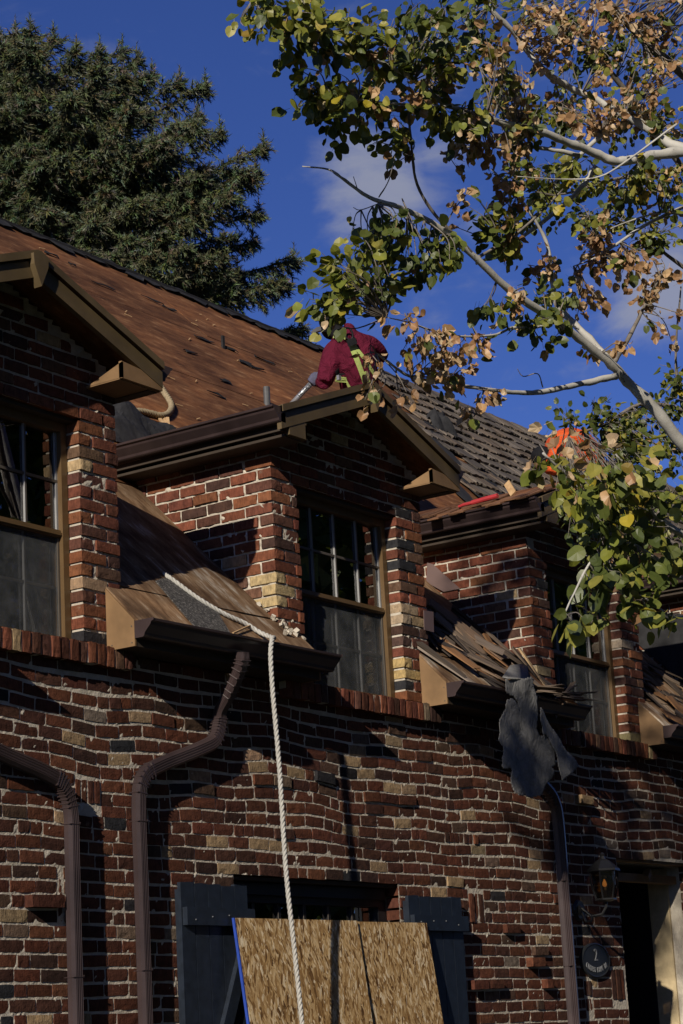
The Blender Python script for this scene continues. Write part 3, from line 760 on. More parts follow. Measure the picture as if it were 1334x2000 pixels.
def shake_tint(r):
    return tuple(c*r for c in RNG.choice(((.135,.112,.090),(.155,.130,.105),(.105,.090,.078),(.13,.10,.075))))
def sscore(s):
    x,y,d=view((s[0],s[1],roofz(s[1]))); return -(1/d**2 if 760<x<1100 and 740<y<1000 else 0)
SHK.sort(key=sscore); rest=MB()
for n,s in enumerate(SHK):
    v,f=shake_geo(s[0],s[1],s[2],s[4],s[5],n); tn=shake_tint(RNG.uniform(.7,1.3))
    if n<300:
        m=MB(); m.add(v,f); o=m.build('shingle',M['shake1'],deck,loc=(s[0],s[1],roofz(s[1]))); o.color=(*tn,1)
    else: rest.add(v,f,0,tn)
rest.build('shingles',M['shake'],deck,kind='stuff')
# shakes at the left eave of the third dormer and felt in its valley
m=MB()
for q in range(46):
    x=X0(2)-.235+RNG.uniform(-.005,.30); y=RNG.uniform(-.24,.95); z=5.14+PIT_D*(x-(X0(2)-.23))
    m.box((x,y,z+RNG.uniform(.012,.035)),(.26,RNG.uniform(.05,.13),.010),np.array([[math.cos(.354),0,-math.sin(.354)],[0,1,0],[math.sin(.354),0,math.cos(.354)]]),0,(lambda k:(.17*k,.085*k,.045*k))(RNG.uniform(.6,1.3)))
m.build('eave_shingles',M['shake'],house,kind='stuff')
vf=MB(); q=0
for p in ((16.855, 2.861, 6.833),(16.699, 2.671, 6.643),(17.015, 3.057, 7.029),(16.47, 2.468, 6.44),(16.01, 2.335, 6.307),(17.332, 3.329, 7.301),(17.578, 2.738, 6.72),(17.144, 2.609, 6.591)):
    q+=1; scrap(vf,p[0]-.25,p[1]-.05,.30,.10,.02,.9,300+q)
vf.build('valley_felt',M['felt'],deck,kind='stuff')

# ------------------------------------------------------------------ downspouts
def ribbed(w,d):
    p=[];c=.012
    def side(a,b,n):
        a=np.array(a);b=np.array(b);t=(b-a)/np.linalg.norm(b-a);nn=np.array([t[1],-t[0]])
        for k in range(n):
            u=(k+.5)/n
            for du,h in ((-.28,0),(-.1,.0022),(.1,.0022),(.28,0)): p.append(tuple(a+(b-a)*(u+du/n)-nn*h))
    side((-w/2+c,-d/2),(w/2-c,-d/2),4); side((w/2,-d/2+c),(w/2,d/2-c),3); side((w/2-c,d/2),(-w/2+c,d/2),4); side((-w/2,d/2-c),(-w/2,-d/2+c),3)
    return p
def downspout(path,strap_z,bends):
    m=MB(); P=smooth_path(path,7)
    up=(0,1,0)
    m.tube(P,1.0,prof=ribbed(.076,.056),up0=up); o=m.build('downspout',M['gutter'],house)
    for z in strap_z:
        s=MB(); x=path[-1][0]; s.box2(x-.0395,x+.0395,-.0845,-.022,z-.0015,z+.0015); s.box((x+.03,-.086,z+.006),(.006,.004,.006)); s.build('pipe_joint',M['gutter'],o)
    # crimped folds round each elbow
    for c,n in bends:
        f=MB(); d=np.linalg.norm(P-np.array(c),axis=1); k0=int(np.argmin(d))
        T=np.gradient(P,axis=0)
        for q in np.linspace(max(1,k0-5),min(len(P)-2,k0+5),n):
            a=int(q);u=q-a; p=P[a]*(1-u)+P[min(a+1,len(P)-1)]*u; t=T[a]/np.linalg.norm(T[a])
            f.tube([p-t*.0035,p,p+t*.0035],[1.0,1.045,1.0],prof=[(-.038,-.028),(.038,-.028),(.038,.028),(-.038,.028)],up0=up)
        f.build('elbow_fold',M['gutter'],o)
    return o
downspout([(6.3,-.055,3.33),(6.9,-.055,3.165),(7.42,-.055,3.03),(7.74,-.055,2.955),(7.86,-.055,2.90),(7.912,-.055,2.78),(7.915,-.055,2.55),(7.915,-.055,2.0),(7.915,-.055,.2)],(2.0,2.72),[((7.87,-.055,2.88),9)])
downspout([(9.07,-.262,3.665),(9.075,-.25,3.60),(9.10,-.15,3.47),(9.115,-.07,3.385),(9.115,-.055,3.31),(9.07,-.055,3.225),(8.95,-.055,3.17),(8.60,-.055,3.055),(8.47,-.055,2.99),(8.427,-.055,2.87),(8.425,-.055,2.5),(8.425,-.055,2.0),(8.425,-.055,.2)],(2.03,2.76),[((9.08,-.22,3.55),7),((9.10,-.055,3.29),7),((8.46,-.055,2.98),6)])
downspout([(12.0,-.262,3.665),(12.01,-.25,3.6),(12.1,-.12,3.45),(12.25,-.055,3.38),(12.62,-.055,3.22),(12.75,-.055,3.12),(12.783,-.055,2.95),(12.783,-.055,2.5),(12.783,-.055,2.0),(12.783,-.055,.2)],(2.05,2.6),[((12.7,-.055,3.17),7)])

# ------------------------------------------------------------------ vent pipe, flashing plates
p=np.array((13.51, 2.677, 6.629)); m=MB(); m.tube([p-np.array([0,0,.02]),p+np.array([0,0,.155])],.027,12,caps=False); m.tube([p+np.array([0,0,.15]),p+np.array([0,0,.02])],.022,12,caps=True); m.build('vent_pipe',M['pipe'],house)
m=MB(); m.prism([(12.74, 0.803, 4.898),(12.74, 0.757, 4.879),(12.74, 0.55, 4.668),(12.74, 0.684, 4.668),(12.74, 0.822, 4.76)],(-.004,0,0)); m.build('flashing',M['flash'],house)
m=MB(); m.prism([(11.326, -0.014, 4.235),(11.439, -0.014, 4.24),(11.429, -0.014, 4.108),(11.317, -0.014, 4.11)],(0,.004,0)); m.build('flashing',M['flash'],house)

# ------------------------------------------------------------------ lower window behind the boards, porch
w=MB(); w.box2(9.262,9.34,.10,.16,.9,2.508); w.box2(10.784,10.862,.10,.16,.9,2.508); w.box2(9.34,10.784,.10,.16,2.40,2.508); w.box2(9.30,10.82,.07,.10,2.44,2.50)
lw=w.build('window',M['dark'],house)
m=MB(); m.box2(9.24,10.88,.025,.11,2.509,2.528); m.build('lintel',M['soffit'],lw)
m=MB(); m.box2(9.34,10.784,.135,.139,.9,2.40); m.build('pane',M['glass'],lw)
for k in range(1,6):
    x=9.34+(10.784-9.34)*k/6; m=MB(); m.box2(x-.012,x+.012,.118,.15,.9,2.40); m.box2(x-.014,x-.011,.116,.12,.9,2.40,1); m.build('muntin',[M['dark'],M['grille']],lw)  # lighter left strip paints a glint along each muntin
m=MB(); m.box2(9.2,10.95,.5,.52,.8,2.6); m.build('room_blackout',M['room'],lw)
w=MB(); w.box2(13.676,14.86,1.5,1.6,0,2.9); w.box2(13.6,13.676,.2,1.6,0,2.9); w.box2(13.676,14.86,.21,1.6,2.782,2.86); pw=w.build('porch',M['dark'],house)  # near-black walls and ceiling stand in for the shade inside the porch

m=MB(); m.box2(14.86,15.1,.2005,.36,0,2.78); m.build('porch_wall',M['stucco'],pw)
m=MB(); m.box2(14.852,15.1,.361,1.6,0,2.78); m.build('shaded_inner_wall',M['dark'],pw)  # dark box paints the shaded part of the stucco side wall
m=MB(); m.box2(13.68,14.855,.12,.199,2.655,2.712); m.box2(13.66,14.88,.025,.11,2.781,2.80); m.bar((14.33,.11,2.68),(14.42,.13,2.735),.05,.04); m.build('porch_beam',M['tan'],pw)
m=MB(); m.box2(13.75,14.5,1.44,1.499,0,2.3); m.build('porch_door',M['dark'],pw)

# ------------------------------------------------------------------ shutters
def shutter(x0,x1,zt,side):
    n=5; base=MB(); base.box2(x0+.01,x1-.01,-.032,-.010,.92,zt-.03); s=base.build('shutter',M['navy'],house)
    w=(x1-x0)/n
    for k in range(n):
        b=MB(); a=x0+w*k; t=zt+RNG.uniform(-.008,.006)
        b.prism([(a+.002,-.056,.9),(a+w-.003,-.056,.9),(a+w-.003,-.056,t),(a+w*.6,-.056,t+RNG.uniform(-.004,.004)),(a+.002,-.056,t+RNG.uniform(-.004,.004))],(0,.022,0)); b.build('shutter_board',M['navy'],s)
    for z in (2.255,1.02):
        b=MB(); b.box2(x0+.012,x1+.02,-.086,-.0565,z,z+.09); b.build('batten',M['navy'],s)
    b=MB(); p,q=((x0+.02,-.07,1.12),(x1-.01,-.07,2.25)) if side<0 else ((x1-.01,-.07,1.12),(x0+.02,-.07,2.25))
    b.bar(p,q,.027,.075); b.build('brace',M['navy'],s)
    n=MB()
    for k in range(4):
        n.box((x0+.08+k*.14,-.088,2.30+RNG.uniform(-.02,.02)),(.006,.004,.006))
    n.build('nail_head',M['letter'],s)
shutter(8.734,9.300,2.468,-1); shutter(10.872,11.472,2.460,1)

# ------------------------------------------------------------------ strand board sheets leaning on the shutters
def board(x0,x1,xb0,xb1,label,blue):
    t=thing('strand_board',label,'board',(x0,-.2,1.05),'strand boards over the lower window')
    zt,zb=2.293,1.05; yt,yb=-.1005,-.237
    yt-=.0145 if blue else 0; yb-=.034 if blue else 0
    m=MB(); m.prism([(x0,yt,zt),(x1,yt,zt+.004),(xb1,yb,zb),(xb0,yb,zb)],(0,.0125,0)); o=m.build('panel',M['osb'],t)
    if blue:
        e=MB(); e.prism([(x0-.009,yt-.001,zt),(x0-.0005,yt-.001,zt),(xb0-.0005,yb-.001,zb),(xb0-.009,yb-.001,zb)],(0,.0145,0)); e.build('painted_edge',M['blue'],t)
board(9.103,10.236,9.10,10.222,'wide strand board with a blue left edge leaning over the lower window',True)
board(10.20,10.988,10.19,11.02,'narrower strand board leaning on the right shutter beside the blue edged one',False)

# ------------------------------------------------------------------ wall lantern
lx,ly,lz=13.11,-.19,2.585
L=thing('wall_lantern','black iron wall lantern with a lit amber bulb left of the porch opening','lantern',(13.06,0,2.40))
def ngon(r,z,n=6,ph=.2): return np.array([[lx+r*math.cos(2*math.pi*k/n+ph),ly+r*math.sin(2*math.pi*k/n+ph),z] for k in range(n)])
m=MB()
m.tube([(13.06,-.03,2.43),(13.06,-.10,2.37),(13.08,-.17,2.38),(lx,ly,2.43),(lx,ly,2.47)],.011,8); m.tube([(13.06,-.03,2.40),(13.05,-.06,2.34),(13.05,-.10,2.34),(13.05,-.11,2.37)],.008,8); m.build('arm',M['iron'],L)
m=MB(); m.tube([(13.06,.0,2.42),(13.06,-.022,2.42)],[.075,.06],16,up0=(0,0,1)); m.tube([(13.06,-.02,2.42),(13.06,-.035,2.42)],[.04,.02],12,up0=(0,0,1)); m.build('wall_plate',M['iron'],L)
m=MB(); m.sweep([ngon(.035,2.462),ngon(.075,2.472),ngon(.075,2.482),ngon(.05,2.486)]); m.build('base',M['iron'],L)
m=MB(); b0,b1=ngon(.066,2.484),ngon(.094,2.665)
for k in range(6):
    mid=(b0[k]+b1[k])/2+(b0[k]+b1[k]-2*np.array([lx,ly,(2.484+2.665)/2]))*.06
    m.tube(smooth_path([b0[k],mid,b1[k]],5),.0065,6)
m.build('cage_bar',M['iron'],L)
m=MB(); m.sweep([ngon(.060,2.485),ngon(.082,2.57),ngon(.086,2.664)],caps=False); m.build('lamp_glass',M['lampglass'],L)
m=MB(); m.sweep([ngon(.115,2.662),ngon(.112,2.676),ngon(.085,2.70),ngon(.05,2.73),ngon(.022,2.745),ngon(.014,2.765),ngon(.02,2.775),ngon(.004,2.79)]); m.build('roof',M['iron'],L)
m=MB(); m.tube([(lx,ly,2.49),(lx,ly,2.56)],.011,10); m.build('candle_tube',M['stucco'],L)
m=MB(); m.tube([(lx,ly,2.56),(lx,ly,2.572),(lx,ly,2.59),(lx,ly,2.61)],[.008,.016,.013,.003],10); m.build('bulb',M['bulb'],L,smooth=True)

# ------------------------------------------------------------------ house number plaque
pc=(13.228,-.02,2.088)
PQ=thing('house_plaque','black oval plaque with silver house number between downspout and porch','plaque',pc)
def oval(rx,rz,y,n=40): return np.array([[pc[0]+rx*math.cos(2*math.pi*k/n),y,pc[2]+rz*math.sin(2*math.pi*k/n)] for k in range(n)])
m=MB(); m.sweep([oval(.205,.117,.004),oval(.205,.117,-.016),oval(.19,.108,-.022),oval(.183,.101,-.018),oval(.05,.03,-.018)],caps=True); m.build('plate',M['plaque'],PQ)

# ------------------------------------------------------------------ ropes
def twisted(path,r,pitch,name,label,cat,m_,loc):
    P=smooth_path(path,24); s=np.concatenate([[0],np.cumsum(np.linalg.norm(np.diff(P,axis=0),axis=1))])
    n=int(s[-1]/.011); t=np.linspace(0,s[-1],n); Q=np.stack([np.interp(t,s,P[:,k]) for k in range(3)],-1)
    T=np.gradient(Q,axis=0);T/=np.linalg.norm(T,axis=1)[:,None]; a=np.array([.3,1,.2]); Nn=np.cross(T,a);Nn/=np.linalg.norm(Nn,axis=1)[:,None];B=np.cross(T,Nn)
    o=thing(name,label,cat,loc)
    for q in range(3):
        an=2*math.pi*(t/pitch+q/3); c=Q+(r*.5)*(np.cos(an)[:,None]*Nn+np.sin(an)[:,None]*B)
        mb=MB(); mb.tube(c,r*.56,6); mb.build('strand',m_,o,smooth=True)
twisted([(9.026, 0.211, 4.163),(9.008, 0.169, 4.139),(9.012, 0.148, 4.122),(9.096, 0.027, 4.001),(9.216, -0.052, 3.922),(9.332, -0.095, 3.882),(9.385, -0.153, 3.829),(9.345,-.27,3.775),(9.262,-.325,3.752),(9.215,-.343,3.66),(9.212,-.347,3.46),(9.235,-.35,3.05),(9.250,-.35,2.52),(9.285,-.355,2.1),(9.312,-.36,1.74),(9.33,-.37,1.3),(9.34,-.4,.5),(9.4,-.5,.03)],.0135,.085,'rope','white twisted safety rope hanging over the gutter past the strand boards','rope',M['rope'],(9.25,-.35,3.7))
twisted([(11.721, 2.339, 6.321),(11.652, 2.24, 6.222),(11.583, 2.138, 6.12),(11.484, 2.053, 6.035),(11.317, 1.955, 5.937),(11.168, 1.896, 5.878),(11.044, 1.88, 5.862),(10.931, 1.868, 5.85),(10.832, 1.858, 5.83)],.023,.10,'rope','loop of tan rope lying on the stripped roof beside the near dormer','rope',M['oldrope'],(11.44, 2.064, 6.016))

# ------------------------------------------------------------------ roofing left on the low roof beside the rope
m=MB(); a=[(8.834, 0.119, 4.077),(8.974, 0.164, 4.122),(9.1, 0.111, 4.069),(9.19, -0.003, 3.955),(9.068, -0.198, 3.76),(8.907, -0.212, 3.746),(8.766, -0.207, 3.751)]
m.prism(a,(0,-.004,.005)); tag(m.build('roofing_strip',M['granule']),'speckled strip of mineral roofing on the low roof under the white rope','roofing strip')
m=MB(); m.bar((9.092, -0.191, 3.781),(9.351, -0.114, 3.868),.012,.008); tag(m.build('wood_lath',M['cleanwood']),'pale lath sticking out over the gutter beside the white rope','lath')
m=MB(); r_=random.Random(3)
for k in range(26):
    p=np.array((9.823, -0.007, 3.945)); q=p+np.array([r_.uniform(-.12,.10),r_.uniform(-.10,.12),0]); q[2]=roofz(q[1])+r_.uniform(.0,.03)
    m.box(q,[r_.uniform(.008,.03) for _ in range(3)],Euler((r_.random()*3,r_.random()*3,r_.random()*3)).to_matrix())
tag(m.build('mortar_rubble',M['mortar']),kind='stuff')
for k,(a,b,l) in enumerate((((11.113, 1.865, 5.837),(10.997, 1.723, 5.725),'first'),((11.198, 1.898, 5.87),(11.022, 1.73, 5.732),''),((11.161, 1.837, 5.849),(11.048, 1.741, 5.743),''))):
    m=MB(); m.bar(a,b,.022,.012); tag(m.build('wood_splint',M['cleanwood']),'pale wood splint in the felt heap below the tan rope loop','splint','pale splints by the tan rope')
# crumpled felt heap above the second dormer's gutter
def heap(cx,cy,rx,ry,h,seed,name,label,mat_):
    r=np.random.RandomState(seed); n=26; U,V=np.meshgrid(np.linspace(-1,1,n),np.linspace(-1,1,n),indexing='ij')
    R_=np.sqrt(U**2+V**2); ang=np.arctan2(V,U); ed=1+.22*np.sin(3*ang+seed)+.12*np.sin(7*ang)
    Z=h*np.clip(1-(R_/ed)**2,0,1)*(1+.5*np.sin(6*U+2*V+seed)*np.cos(5*V))+.02*np.abs(np.sin(9*U+4*V))
    X=cx+rx*U+.03*np.sin(5*V); Y=cy+ry*V; P_=np.stack([X,Y,roofz(Y)+.01+Z],-1).reshape(-1,3); m=MB(); K=(R_<ed)
    f=[]
    for i in range(n-1):
        for j in range(n-1):
            if K[i,j] and K[i+1,j+1]: a=i*n+j; f.append((a,a+n,a+n+1,a+1))
    m.add(P_,f); o=tag(m.build(name,mat_),label,'felt'); s=o.modifiers.new('thick','SOLIDIFY'); s.thickness=.004
q=(10.504, 1.621, 5.573); heap(q[0],q[1],.55,.26,.12,2,'felt_heap','crumpled sheet of black felt heaped behind the second dormer gutter',M['felt'])
q=(17.469, 3.443, 7.395); heap(q[0],q[1],.17,.15,.16,5,'felt_heap','torn black felt flap standing up beside the intact shingles',M['felt'])

# ------------------------------------------------------------------ torn felt hanging from the third low eave
def thin_sheet(poly,y,name,label,seed,over=None):
    P2=np.array([(p[0],p[2]) for p in poly]); lo=P2.min(0);hi=P2.max(0); res=.009
    nu=int((hi[0]-lo[0])/res)+2; nv=int((hi[1]-lo[1])/res)+2
    U,V=np.meshgrid(lo[0]+res*np.arange(nu),lo[1]+res*np.arange(nv),indexing='ij')
    def inside(u,v):
        c=np.zeros(u.shape,bool); n=len(P2)
        for k in range(n):
            (xa,za),(xb,zb)=P2[k],P2[(k+1)%n]
            t=((za>v)!=(zb>v))&(u<(xb-xa)*(v-za)/(zb-za+1e-12)+xa); c^=t
        return c
    jit=.006
    K=inside((U[:-1,:-1]+U[1:,1:])/2+jit*np.sin(40*V[1:,1:]+seed),(V[:-1,:-1]+V[1:,1:])/2+jit*np.sin(37*U[1:,1:]))
    d=(hi[1]-V)/(hi[1]-lo[1])
    Y=y-.008*np.sin(9*U+5*V+seed)-.012*d*np.sin(4*U+seed)-.004*np.sin(23*U-14*V)
    P_=np.stack([U,Y,V],-1).reshape(-1,3); ii,jj=np.nonzero(K); i0=(ii*nv+jj).tolist()
    used=sorted({x for a in i0 for x in (a,a+nv,a+nv+1,a+1)}); mp={u:k for k,u in enumerate(used)}
    m=MB(); m.add(P_[used],[tuple(mp[x] for x in (a,a+nv,a+nv+1,a+1)) for a in i0])
    if over is not None: m.prism(over,(0,-.003,.004))
    o=tag(m.build(name,M['feltlit'],smooth=True),label,'felt','torn felt over the third low gutter'); s=o.modifiers.new('thick','SOLIDIFY'); s.thickness=.003
zz=lambda pts: [p for p in pts]
thin_sheet([(11.731, -0.345, 3.797),(12.055, -0.345, 3.836),(12.08, -0.345, 3.739),(12.091, -0.345, 3.641),(12.058, -0.345, 3.555),(12.064, -0.345, 3.507),(12.118, -0.345, 3.472),(12.186, -0.345, 3.481),(12.248, -0.345, 3.447),(12.277, -0.345, 3.376),(12.279, -0.345, 3.304),(12.221, -0.345, 3.28),(12.26, -0.345, 3.266),(12.222, -0.345, 3.201),(12.134, -0.345, 3.149),(12.086, -0.345, 3.101),(12.003, -0.345, 3.073),(11.821, -0.345, 3.068),(11.69, -0.345, 3.082),(11.666, -0.345, 3.137),(11.697, -0.345, 3.219),(11.555, -0.345, 3.231),(11.57, -0.345, 3.295),(11.607, -0.345, 3.336),(11.599, -0.345, 3.364),(11.542, -0.345, 3.4),(11.573, -0.345, 3.448),(11.592, -0.345, 3.532),(11.696, -0.345, 3.6),(11.739, -0.345, 3.675),(11.785, -0.345, 3.686),(11.832, -0.345, 3.658),(11.876, -0.345, 3.604),(11.845, -0.345, 3.66),(11.8, -0.345, 3.701),(11.713, -0.345, 3.718)],-.345,'torn_felt','grey torn roofing felt hanging over the gutter in a long ragged tongue',0,
  [(12.36, -0.015, 3.997),(12.711, 0.048, 4.06),(12.07,-.30,3.835),(12.065,-.347,3.825),(11.74,-.347,3.80),(11.75,-.30,3.815)])
thin_sheet([(12.108, -0.36, 3.664),(12.155, -0.36, 3.622),(12.237, -0.36, 3.543),(12.357, -0.36, 3.447),(12.561, -0.36, 3.3),(12.42, -0.36, 3.246),(12.302, -0.36, 3.192),(12.288, -0.36, 3.276),(12.273, -0.36, 3.348),(12.227, -0.36, 3.397),(12.184, -0.36, 3.466),(12.107, -0.36, 3.486),(12.087, -0.36, 3.573)],-.36,'torn_felt','narrow pointed flap of grey felt hanging right of the long ragged tongue',2)

# ------------------------------------------------------------------ loose shakes on the low roofs
DT=[(.17,.125,.09),(.13,.098,.075),(.23,.16,.11),(.09,.068,.053),(.24,.125,.06),(.06,.048,.042)]
def loose(p,L,w,yaw,pitch,roll,tint,label,group,thick=.011):
    r=random.Random(int(p[0]*977+p[1]*131)); n=5; v=[];f=[]
    for k in range(n):
        u=-L/2+L*k/(n-1); ww=w*(1+r.uniform(-.06,.06)); t=thick*(1.2-.8*k/(n-1)); j=r.uniform(-.004,.004)
        e=(r.uniform(-.02,.02) if k in (0,n-1) else 0)
        v+=[(u+e,-ww/2+j,0),(u-e,ww/2+j,0),(u-e,ww/2+j,t),(u+e,-ww/2+j,t)]
    for k in range(n-1):
        a=4*k
        for q in range(4): f.append((a+q,a+(q+1)%4,a+4+(q+1)%4,a+4+q))
    f+=[(0,3,2,1),(4*n-4,4*n-3,4*n-2,4*n-1)]
    me=bpy.data.meshes.new('loose_shingle'); me.from_pydata(v,[],f); me.materials.append(M['debris'])
    o=bpy.data.objects.new('loose_shingle',me); link(o,None,p); o.color=(*tint,1)
    o.rotation_euler=(Matrix.Rotation(-math.radians(0),3,'X')@Matrix.Rotation(math.pi/4,3,'X')@Euler((roll,pitch,yaw)).to_matrix()).to_euler()
    return tag(o,label,'shingle',group)
G2='shakes loose on the low roof right of the middle dormer'
big=[((12.082, 0.164, 4.166),.50,.125,-1.02,.10,.05,(.27,.20,.145),'broad grey shake with a pale streak lying nearest the tan end panel'),
     ((12.227, 0.217, 4.254),.62,.17,-1.0,.05,.0,(.235,.155,.105),'largest orange ended shake lying under the brown flashing'),
     ((12.3, 0.099, 4.141),.22,.10,-.8,-.1,.1,(.22,.17,.135),'short grey shake bridging the pile under the brick cheek'),
     ((11.378, -0.105, 3.877),.46,.035,-.95,0,0,(.33,.27,.22),'narrow pale shake strip along the tan end panel'),
     ((11.468, -0.108, 3.864),.40,.04,-.95,0,0,(.24,.19,.15),'second narrow shake strip along the tan end panel'),
     ((11.369, -0.077, 3.925),.40,.06,-.95,.05,.1,(.10,.078,.06),'dark curled shake lying against the pier of the middle dormer'),
     ((12.627, -0.035, 4.007),.30,.03,-1.3,.3,0,(.52,.36,.20),'fresh orange split stick standing behind the torn felt')]
for q in big: loose(*q[:7],q[7],G2)
r_=random.Random(8)
def dt(a,b):
    k=r_.uniform(a,b); return tuple(c*k for c in r_.choice(DT))
for k in range(70):
    x=r_.uniform(11.45,12.68); y=r_.uniform(-.20,.42)
    if x<11.75 and y<.1 and r_.random()<.6: continue
    p=(x,y,roofz(y)+r_.uniform(.01,.075)); L=r_.choice((.14,.2,.28,.38,.45)); w=r_.choice((.03,.05,.08,.11,.13))
    loose(p,L,w,-1.0+r_.gauss(0,.35),r_.gauss(.03,.10),r_.gauss(0,.11),dt(.6,1.25),'splintered brown shake in the pile on the low roof right of the middle dormer',G2)
for k in range(26):
    x=r_.uniform(12.1,12.95); p=(x,r_.uniform(-.34,-.2),3.76+r_.uniform(0,.045)); loose(p,r_.choice((.1,.18,.25,.3)),r_.choice((.018,.03,.06)),r_.gauss(-.5,.5),r_.gauss(0,.12)-.5,r_.gauss(-.6,.2),dt(.6,1.3),'shake splinter spilling over the gutter right of the torn felt','splinters spilling over the third low gutter')
for k in range(34):
    x=r_.uniform(14.40,15.5); y=r_.uniform(-.2,.5); p=(x,y,roofz(y)+r_.uniform(.01,.08)); loose(p,r_.choice((.2,.3,.4)),r_.choice((.05,.09,.13)),-1.0+r_.gauss(0,.3),r_.gauss(0,.12),r_.gauss(0,.12),dt(.5,1.2),'dark shake in the pile at the low roof beyond the far dormer','shakes loose on the low roof past the far dormer')

# ------------------------------------------------------------------ tools on the third dormer's eave
t=thing('pry_bar','red handled roofing bar lying in the far dormer eave','tool',(12.62, 0.284, 5.204))
m=MB(); m.tube([(12.6, 0.118, 5.231),(12.6, 0.208, 5.227),(12.6, 0.324, 5.219)],.017,9); m.build('grip',M['red'],t)
m=MB(); m.tube([(12.6, 0.324, 5.219),(12.6, 0.395, 5.218),(12.6, 0.433, 5.211)],[.012,.012,.010],8); m.build('shaft',M['red'],t)
m=MB(); m.prism([(12.56, 0.421, 5.165),(12.56, 0.382, 5.186),(12.56, 0.304, 5.172),(12.56, 0.322, 5.153),(12.56, 0.397, 5.149)],(.05,0,0)); tag(m.build('plastic_scrap',M['orange_plastic']),'scrap of orange plastic in the far dormer eave below the red bar','scrap')
m=MB(); m.bar((12.75, 0.122, 5.351),(12.7, 0.048, 5.247),.05,.012,(1,0,0)); tag(m.build('wood_offcut',M['cleanwood']),'fresh wood offcut on the felt above the far dormer gutter','offcut')

m=MB()
m.prism([(X0(3)-.012,-.01,3.96),(X0(3)-.012,-.01,4.72),(X0(3)-.012,.3,4.85),(X0(3)-.012,.75,4.90),(X0(3)-.012,.9,4.88)],(-.006,0,0)); tag(m.build('thin_sheet',M['felt']),'black felt sheet hung on the cheek of the farthest dormer','felt')  # flat black sheet over most of the farthest dormer's cheek

# ------------------------------------------------------------------ leaves
def leaf_variant(seed,dry):
    r=random.Random(seed); n=13; v=[(0,0,0)]; 
    curl=r.uniform(.35,1.1) if dry else r.uniform(.02,.42); fold=r.uniform(.1,.9) if dry else r.uniform(-.1,.5); tw=r.uniform(-.8,.8)*(1 if dry else .3)
    asp=r.uniform(.82,1.08); sk=r.uniform(-.12,.12)
    for k in range(n):
        a=2*math.pi*k/n; rr=1+.05*math.cos(2*a)+r.uniform(-.05,.05)*(3 if dry else 1)
        x=rr*math.sin(a)*asp; y=rr*math.cos(a)*1.0+sk*x
        if k==0: y*=1.24                                   # short drawn-out tip
        if k in (n//2,n//2+1): y*=.84
        z=curl*(x*x+y*y)*.45+fold*abs(x)*.5+tw*x*y*.45+r.uniform(-.04,.04)*(2.5 if dry else 1)
        if dry: x*=1-curl*.25; y*=1-abs(tw)*.15
        v.append((x,y+1.0,z))
    v[0]=(0,1.0,0)
    f=[(0,1+k,1+(k+1)%n) for k in range(n)]
    # petiole
    m=len(v); v+=[(-.03,.1,0),(.03,.1,0),(.02,-1.2,-.25),(-.02,-1.2,-.25)]; f.append((m,m+1,m+2,m+3))
    return np.array(v),f
LG=[leaf_variant(s,False) for s in range(10)]; LD=[leaf_variant(50+s,True) for s in range(10)]
GREEN=[(.21,.225,.034),(.17,.20,.034),(.26,.26,.050),(.125,.15,.030),(.30,.28,.060)]
DEEP=[(.085,.112,.026),(.11,.135,.030),(.065,.088,.024)]
DRY=[(.46,.29,.15),(.52,.36,.21),(.38,.22,.115),(.56,.42,.27),(.33,.19,.10)]
YEL=[(.36,.29,.03),(.30,.21,.04)]
def leaf_kind(p,r):
    if p=='G': k=r.choices((GREEN,DEEP,YEL,DRY),(70,24,3,3))[0]
    elif p=='D': k=r.choices((GREEN,DEEP,YEL,DRY),(22,73,2,3))[0]
    elif p=='T': k=r.choices((DRY,DEEP,GREEN),(92,5,3))[0]
    elif p=='Y': k=r.choices((GREEN,DEEP,YEL,DRY),(55,30,12,3))[0]
    else: k=r.choices((GREEN,DEEP,DRY,YEL),(38,27,32,3))[0]
    c=r.choice(k); q=r.uniform(.8,1.2); return tuple(min(.9,v*q) for v in c),(k is DRY)
SUNV=-np.array(SUN_DIR)
def leaf_frame(r,dirv,dry):
    """y runs along the petiole, z is the blade normal; blades mostly turn a face to the light"""
    y=np.array(dirv)+np.array([r.gauss(0,.5),r.gauss(0,.5),r.gauss(-.55 if not dry else -.8,.5)]); y/=np.linalg.norm(y)
    z=SUNV*r.uniform(-.3,1.5)+np.array([r.gauss(0,.6),r.gauss(0,.6),r.gauss(.1,.6)]); z-=y*(z@y); z/=np.linalg.norm(z)+1e-9
    return np.array([np.cross(y,z),y,z]).T

